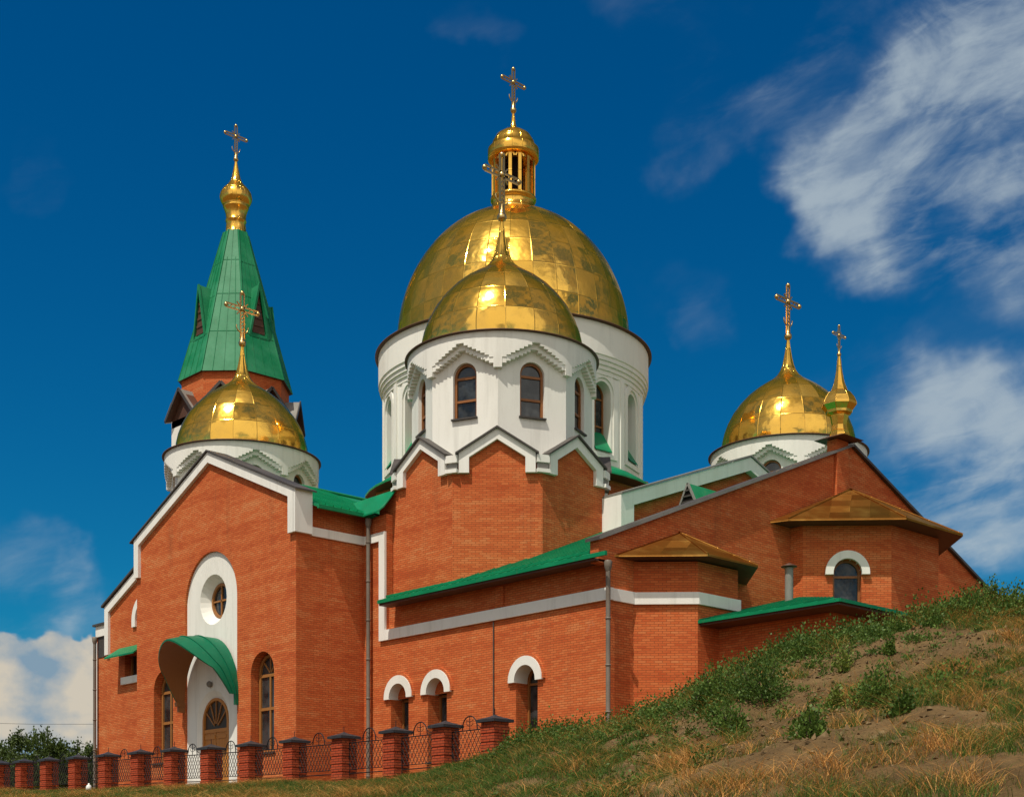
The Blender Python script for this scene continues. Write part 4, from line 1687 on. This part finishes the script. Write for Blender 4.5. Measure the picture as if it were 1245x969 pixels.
m = MB()      # low concrete footing
for i in range(1, 9):
    (x0, z0_), (x1, z1_) = PX[i], PX[i + 1]
    zz0, zz1 = z0_ - 1.44, z1_ - 1.44
    m.hexa([(x0, PY - .36, zz0 - .8), (x1, PY - .36, zz1 - .8), (x1, PY + .3, zz1 - .8), (x0, PY + .3, zz0 - .8)], [(x0, PY - .36, zz0), (x1, PY - .36, zz1), (x1, PY + .3, zz1), (x0, PY + .3, zz0)], 'concrete')
tag(child(m, 'fence_footing', None), 'low pale concrete footing under the left stretch of fence', 'footing')

# bin by the fence and a white canister at the far corner
bx = ground_at(287, 952)
m = MB()
bxp = (2.42, -3.6)
m.lathe(bxp[0], bxp[1], [(.02, -.9), (.17, -.9), (.21, -.02), (.23, -.02), (.23, .04), (.19, .04), (.17, -.6)], 16, 'black_plastic')
tag(m.build('litter_bin'), 'small black litter bin standing behind the fence near the church door', 'bin')
m = MB()
m.lathe(-6.42, -4.82, [(.01, -.44), (.10, -.44), (.11, -.22), (.08, -.14), (.03, -.11), (.03, -.06), (.01, -.06)], 14, 'white_plastic')
tag(m.build('canister'), 'small white plastic canister on the ground by the fence at the church corner', 'canister')


# ------------------------------------------------------------------ vegetation
def np_mesh(name, v, nper, mats, mi=None):
    """many separate faces of nper corners each"""
    nf = len(v) // nper
    me = bpy.data.meshes.new(name)
    me.vertices.add(len(v))
    me.vertices.foreach_set('co', np.ascontiguousarray(v, dtype=np.float32).ravel())
    me.loops.add(len(v))
    me.loops.foreach_set('vertex_index', np.arange(len(v), dtype=np.int32))
    me.polygons.add(nf)
    me.polygons.foreach_set('loop_start', np.arange(0, len(v), nper, dtype=np.int32))
    for mt in mats:
        me.materials.append(MATS[mt])
    if mi is not None:
        me.polygons.foreach_set('material_index', np.ascontiguousarray(mi, dtype=np.int32))
    me.update(calc_edges=True)
    o = bpy.data.objects.new(name, me)
    COL.objects.link(o)
    return o


def blades(a, b, z, h, w, lean, rng):
    """one curved blade (two quads folded into 2 faces of 4) per root"""
    n = len(a)
    az = rng.uniform(0, 2 * pi, n)
    la = rng.uniform(0, 2 * pi, n)
    ln = lean * rng.uniform(.3, 1.3, n)
    root = np.stack([a, b, z - .02], -1)
    sd = np.stack([np.cos(az), np.sin(az), np.zeros(n)], -1) * (w / 2)[:, None]
    dv = np.stack([np.cos(la) * ln, np.sin(la) * ln, np.ones(n)], -1)
    mid = root + dv * (h * .55)[:, None]
    tip = root + np.stack([np.cos(la) * ln * 2.1, np.sin(la) * ln * 2.1, np.ones(n) * .92], -1) * h[:, None]
    f1 = np.stack([root - sd, root + sd, mid + sd * .75, mid - sd * .75], 1)
    f2 = np.stack([mid - sd * .75, mid + sd * .75, tip + sd * .12, tip - sd * .12], 1)
    return np.concatenate([f1, f2], 1).reshape(-1, 3)


def leaves(c, rad, n, size, rng, lift=.35):
    """diamond leaves spread through a dome-shaped plant"""
    d = rng.normal(size=(n, 3))
    d /= np.linalg.norm(d, axis=1)[:, None]
    d[:, 2] = np.abs(d[:, 2])
    r = rng.uniform(.25, 1, n) ** .6
    lump = 1 + .28 * np.sin(d[:, 0] * 5 + c[0] * 7) + .22 * np.sin(d[:, 1] * 7 + c[1] * 5)
    p = np.array(c) + d * r[:, None] * lump[:, None] * np.array(rad)
    ax = d + rng.normal(size=(n, 3)) * .6
    ax[:, 2] += lift
    ax /= np.linalg.norm(ax, axis=1)[:, None]
    sd = np.cross(ax, rng.normal(size=(n, 3)))
    sd /= np.linalg.norm(sd, axis=1)[:, None] + 1e-6
    s = size * rng.uniform(.6, 1.4, n)
    ax *= s[:, None]
    sd *= (s * .34)[:, None]
    return np.stack([p - ax * .5, p + sd, p + ax * .5, p - sd], 1).reshape(-1, 3)


def sample_ground(n, x0, x1, y0, y1, rng):
    """random ground points inside a wedge of the slope, even over its area"""
    Y = np.sqrt(rng.uniform(y0 ** 2, y1 ** 2, n))
    px = rng.uniform(x0, x1, n)
    X = (px - CXP) / FPX * Y
    a, b = from_cam(X, Y)
    z = ground_z(a, b)
    x_, y_, d_ = to_px(a, b, z)
    crest = np.interp(px, CX_D, CY_D)
    return a, b, z, x_, y_, d_, d_ / crest


def blob(x, y, lst):
    o = np.zeros_like(x)
    for cx, cy, rx, ry, w in lst:
        o = np.maximum(o, w * np.exp(-(((x - cx) / rx) ** 2 + ((y - cy) / ry) ** 2)))
    return o


BARE = [(900, 890, 120, 30, 1), (1010, 815, 130, 32, 1.0), (1100, 795, 95, 26, 1), (955, 850, 80, 34, 1), (1050, 880, 110, 26, .9), (1020, 890, 75, 22, .85), (845, 868, 34, 13, 1), (1160, 775, 60, 13, .8), (1075, 860, 60, 26, .7), (820, 915, 60, 16, .6), (1195, 930, 50, 10, .5)]
STRAW = [(960, 935, 120, 24, .95), (840, 935, 80, 18, .8), (900, 962, 160, 14, .8), (1140, 915, 60, 22, .7), (1180, 860, 55, 30, .6), (1225, 775, 50, 40, .65), (1190, 950, 70, 20, .7), (1060, 930, 90, 20, .6), (690, 925, 40, 16, .4), (460, 962, 40, 10, .5)]
GREEN = [(1210, 770, 60, 25, .8), (1230, 870, 40, 50, .7), (960, 965, 70, 12, .6), (600, 935, 160, 30, 1), (700, 915, 110, 30, .9), (1120, 850, 75, 30, .75), (1090, 905, 90, 22, .65), (1060, 955, 60, 15, .6), (1200, 905, 70, 35, .6), (760, 945, 80, 20, .6), (300, 962, 400, 8, 1), (1200, 800, 60, 20, .7)]
rg = np.random.default_rng(5)

n = 230000
a, b, z, x_, y_, d_, t_ = sample_ground(n, -60, 1330, 11, 46, rg)
a2, b2, z2, x2, y2, d2, t2 = sample_ground(60000, -80, 620, 36, 60, rg)
a3, b3, z3, x3, y3, d3, t3 = sample_ground(90000, 1330, 1880, 11, 32, rg)
a4, b4, z4, x4, y4, d4, t4 = sample_ground(40000, -420, -80, 30, 68, rg)
a, b, z, x_, y_, d_, t_ = (np.concatenate(p) for p in ((a, a2, a3, a4), (b, b2, b3, b4), (z, z2, z3, z4), (x_, x2, x3, x4), (y_, y2, y3, y4), (d_, d2, d3, d4), (t_, t2, t3, t4)))
nz_ = hill_noise(a * 1.7, b * 1.7, 3) * 2.6 + hill_noise(a * 6, b * 6, 4) * 3.2
bare, straw, green = blob(x_, y_, BARE), blob(x_, y_, STRAW), blob(x_, y_, GREEN)
dens = np.clip(.30 + green * .75 + straw * .50 - bare * 1.5 + nz_ * 1.4, .02, 1)
dens = np.where(x_ < 700, np.maximum(dens, .8), dens)
keep = (rg.uniform(size=len(a)) < dens) & (t_ < 1.04) & (y_ < 985)
a, b, z, x_, y_, d_, straw, green, nz_ = (p[keep] for p in (a, b, z, x_, y_, d_, straw, green, nz_))
ps = np.clip(straw * straw * .95 - green * .15 + nz_ * .22 + .05, .03, .85)
r = rg.uniform(size=len(a))
kind = np.where(r < ps, 2, np.where(r < ps + .22, 1, 0))
bl = {0: 5, 1: 4, 2: 4}
vs, ms = [], []
for k, nb in bl.items():
    s = np.nonzero(kind == k)[0]
    s = np.repeat(s, nb)
    jx, jy = rg.normal(0, .035, len(s)), rg.normal(0, .035, len(s))
    hh = rg.uniform(.06, .20, len(s)) * (1.0 if k != 2 else 1.35) * (1 + .5 * np.clip(nz_[s], -.6, 1.2))
    ww = rg.uniform(.005, .011, len(s)) * (d_[s] / 26) ** .5
    v = blades(a[s] + jx, b[s] + jy, z[s], hh, ww, .45 if k != 2 else 1.1, rg)
    vs.append(v)
    ms.append(np.full(len(v) // 4, k))
g = np_mesh('grass', np.concatenate(vs), 4, ['grass_green', 'grass_olive', 'grass_straw'], np.concatenate(ms))
tag(g, 'patchy green and straw coloured grass covering the slope and mound', 'grass', None, 'stuff')

# ground-hugging weeds, thickest along the crest of the mound
vs, ms = [], []
a, b, z, x_, y_, d_, t_ = sample_ground(9500, 560, 1850, 18, 35.5, rg)
WEED = [(880, 830, 45, 22, .8), (930, 805, 40, 16, .9), (985, 800, 30, 14, .5), (775, 880, 60, 15, .55), (690, 898, 60, 10, .3), (1000, 775, 90, 12, .8), (1130, 745, 110, 13, 1), (1200, 730, 80, 16, 1), (1120, 845, 60, 26, .12), (1195, 885, 50, 30, .2), (875, 880, 30, 14, .5), (800, 875, 36, 12, .6)]
wd = blob(x_, y_, WEED)
fr = np.clip((t_ - .93) / .05, 0, 1) * (t_ < 1.03) * .95
pr = np.clip(np.maximum(wd * .8, fr) + .055, 0, 1) * (t_ < 1.04)
kp = rg.uniform(size=len(a)) < pr
for i in np.nonzero(kp)[0]:
    h = rg.uniform(.10, .42) * (.65 + .75 * max(wd[i], fr[i]))
    v = leaves((a[i], b[i], z[i] - .03), (h * .8, h * .8, h * 1.1), int(50 + 230 * h), .040 + .035 * h, rg)
    vs.append(v)
    ms.append(np.full(len(v) // 4, 0 if rg.uniform() < .55 else 1))
w = np_mesh('weeds', np.concatenate(vs), 4, ['leaf_dark', 'leaf_weed'], np.concatenate(ms))
tag(w, 'low leafy weeds along the crest of the mound and in patches', 'weeds', None, 'stuff')

# clods and small stones on the bare soil
vs, ms = [], []
a, b, z, x_, y_, d_, t_ = sample_ground(26000, 640, 1330, 14, 34, rg)
pb = np.clip(blob(x_, y_, BARE) * .5 + .04, 0, 1)
kp = np.nonzero((rg.uniform(size=len(a)) < pb) & (t_ < 1.0))[0]
oct_f = np.array([[0, 2, 4], [2, 1, 4], [1, 3, 4], [3, 0, 4], [2, 0, 5], [1, 2, 5], [3, 1, 5], [0, 3, 5]])
for i in kp:
    r_ = .010 + .055 * rg.uniform() ** 4
    p = np.array([[1, 0, 0], [-1, 0, 0], [0, 1, 0], [0, -1, 0], [0, 0, 1], [0, 0, -1]], float) * rg.uniform(.5, 1.3, (6, 1)) * r_
    th = rg.uniform(0, 2 * pi)
    p = np.stack([p[:, 0] * cos(th) - p[:, 1] * sin(th), p[:, 0] * sin(th) + p[:, 1] * cos(th), p[:, 2] * .7], -1) + rg.normal(0, r_ * .25, (6, 3))
    p += np.array([a[i], b[i], z[i] + r_ * .2])
    vs.append(p[oct_f].reshape(-1, 3))
o = np_mesh('gravel', np.concatenate(vs), 3, ['clod'])
tag(o, 'scattered brown clods and small stones on the bare soil of the mound', 'gravel', None, 'stuff')

# single bushes one can point to
BUSH = [(1065, 858, 27, 52, 'leaf_weed', 'round bright green bush alone on the bare soil below the apse'),
        (985, 895, 25, 40, 'leaf_weed', 'low spreading green bush on bare soil, right of the straw patch'),
        (1016, 861, 11, 27, 'leaf_lime', 'small yellow-green bush just left of the round bush'),
        (1099, 866, 15, 28, 'leaf_dark', 'small dark bush just right of the round bush'),
        (1081, 794, 9, 22, 'leaf_weed', 'small upright weed alone near the top of the bare soil'),
        (1026, 815, 15, 34, 'leaf_lime', 'thin sparse weed high on the bare soil, above the yellow-green bush'),
        (922, 850, 46, 56, 'leaf_dark', 'largest dark leafy bush on the edge of the mound below the annex'),
        (852, 865, 16, 32, 'leaf_dark', 'dark bush just right of the sandy slide on the mound'),
        (872, 856, 32, 50, 'leaf_weed', 'full mid-green bush left of the largest dark bush, at the mound edge'),
        (890, 894, 26, 42, 'leaf_weed', 'low green bush below the largest dark bush'),
        (1178, 748, 36, 32, 'leaf_weed', 'green bush on the crest of the mound before the right foot of the gable'),
        (1205, 728, 10, 36, 'leaf_weed', 'tall thin weed sticking up against the sky on the mound crest'),
        (1160, 842, 42, 40, 'leaf_weed', 'broad low green bush on the right half of the mound')]
for px, py, rx, hz, mt, lb in BUSH:
    a, b, z = ground_at(px, py)
    dist = to_px(a, b, z)[2]
    rx, hz = rx / FPX * dist, hz / FPX * dist
    nl = int(2600 * max(rx, hz) ** 1.3)
    if 'sparse' in lb or 'thin weed' in lb or 'broad' in lb:
        nl = int(nl * (.6 if 'broad' in lb else .35))
    v = np.concatenate([leaves((0, 0, -.04), (rx, rx, hz), nl, .05, rg), leaves((rx * .45, -rx * .2, -.04), (rx * .6, rx * .6, hz * .8), nl // 3, .05, rg)])
    o = np_mesh('bush', v, 4, [mt])
    o.location = (a, b, z)
    tag(o, lb, 'bush', 'bushes on the mound')
    m = MB()
    for k in range(6):
        an = k * 1.05
        m.tube([(0, 0, -.1), (cos(an) * rx * .3, sin(an) * rx * .3, hz * .4), (cos(an) * rx * .55, sin(an) * rx * .55, hz * .8)], .008, 'bark', 4, [.012, .008, .004])
    child(m, 'stem', o)

# trees behind the far left end of the fence
TREES = [(-8, 905, 84, 2.6, 5.4, 'bushy dark tree at the left edge of the picture'), (45, 886, 88, 2.6, 6.3, 'tallest dark tree behind the fence, left of the church'),
         (62, 900, 80, 1.8, 4.9, 'smaller dark tree in front of the tallest tree behind the fence'), (92, 902, 90, 2.2, 5.3, 'dark rounded tree between the tallest tree and the church corner'),
         (118, 910, 94, 2.4, 5.2, 'dark tree whose right side is hidden by the church corner'), (15, 897, 92, 2.4, 5.7, 'dark tree between the left edge tree and the tallest tree')]
for ti, (px, py, Y, rw_, top, lb) in enumerate(TREES):
    X = (px - CXP) / FPX * Y
    a, b = from_cam(X, Y)
    zg = float(ground_z(np.array([a]), np.array([b]))[0])
    zt = CAM.z + (HYP - py) / FPX * Y
    H = zt - zg
    root = empty('tree', (a, b, zg), lb, 'tree', 'trees behind the fence')
    m = MB()
    m.tube([(0, 0, -.3), (.05, .03, H * .25), (-.05, .08, H * .5), (.05, 0, H * .8)], .1, 'bark', 8, [.17, .13, .09, .03])
    limbs = []
    for k in range(9):
        an, hz = rg.uniform(0, 2 * pi), H * rg.uniform(.22, .6)
        e = (cos(an) * rw_ * .75, sin(an) * rw_ * .75, hz + H * rg.uniform(.12, .3))
        limbs.append(e)
        m.tube([(0, 0, hz), (e[0] * .5, e[1] * .5, (hz + e[2]) / 2 - .05), e], .04, 'bark', 5, [.06, .04, .015])
    child(m, 'trunk', root)
    vs = []
    for k in range(52):
        if k < len(limbs):
            c = limbs[k]
        else:
            an, rr = rg.uniform(0, 2 * pi), rw_ * sqrt(rg.uniform(0, 1))
            c = (cos(an) * rr, sin(an) * rr, H * rg.uniform(.10, .98 - .40 * (rr / rw_) ** 2))
        cr = rg.uniform(.5, 1.0)
        q_ = leaves((0, 0, 0), (cr, cr, cr * 1.05), 300, .15, rg, .1)
        q_[:, 2] -= .35 * cr
        q_ += np.array(c) - np.array((0, 0, cr * .2))
        vs.append(q_)
    for k in range(5):      # shoots standing out of the top
        an, rr = rg.uniform(0, 2 * pi), rw_ * .5 * rg.uniform()
        q_ = leaves((cos(an) * rr, sin(an) * rr, H * .84), (.22, .22, H * .17), 110, .13, rg, .6)
        vs.append(q_)
    o = np_mesh('crown', np.concatenate(vs), 4, ['leaf_tree'])
    o.parent = root

# thin overhead wire far left
m = MB()
p, q_ = from_cam((40 - CXP) / FPX * 75, 75), from_cam((140 - CXP) / FPX * 75, 75)
zz = CAM.z + (HYP - 880) / FPX * 75
m.tube([(*from_cam((-60 - CXP) / FPX * 75, 75), zz + .1), (*p, zz), (*from_cam((116 - CXP) / FPX * 75, 75), zz)], .009, 'iron', 4)
tag(m.build('overhead_wire'), 'thin dark overhead wire running to the far left corner of the church', 'wire')
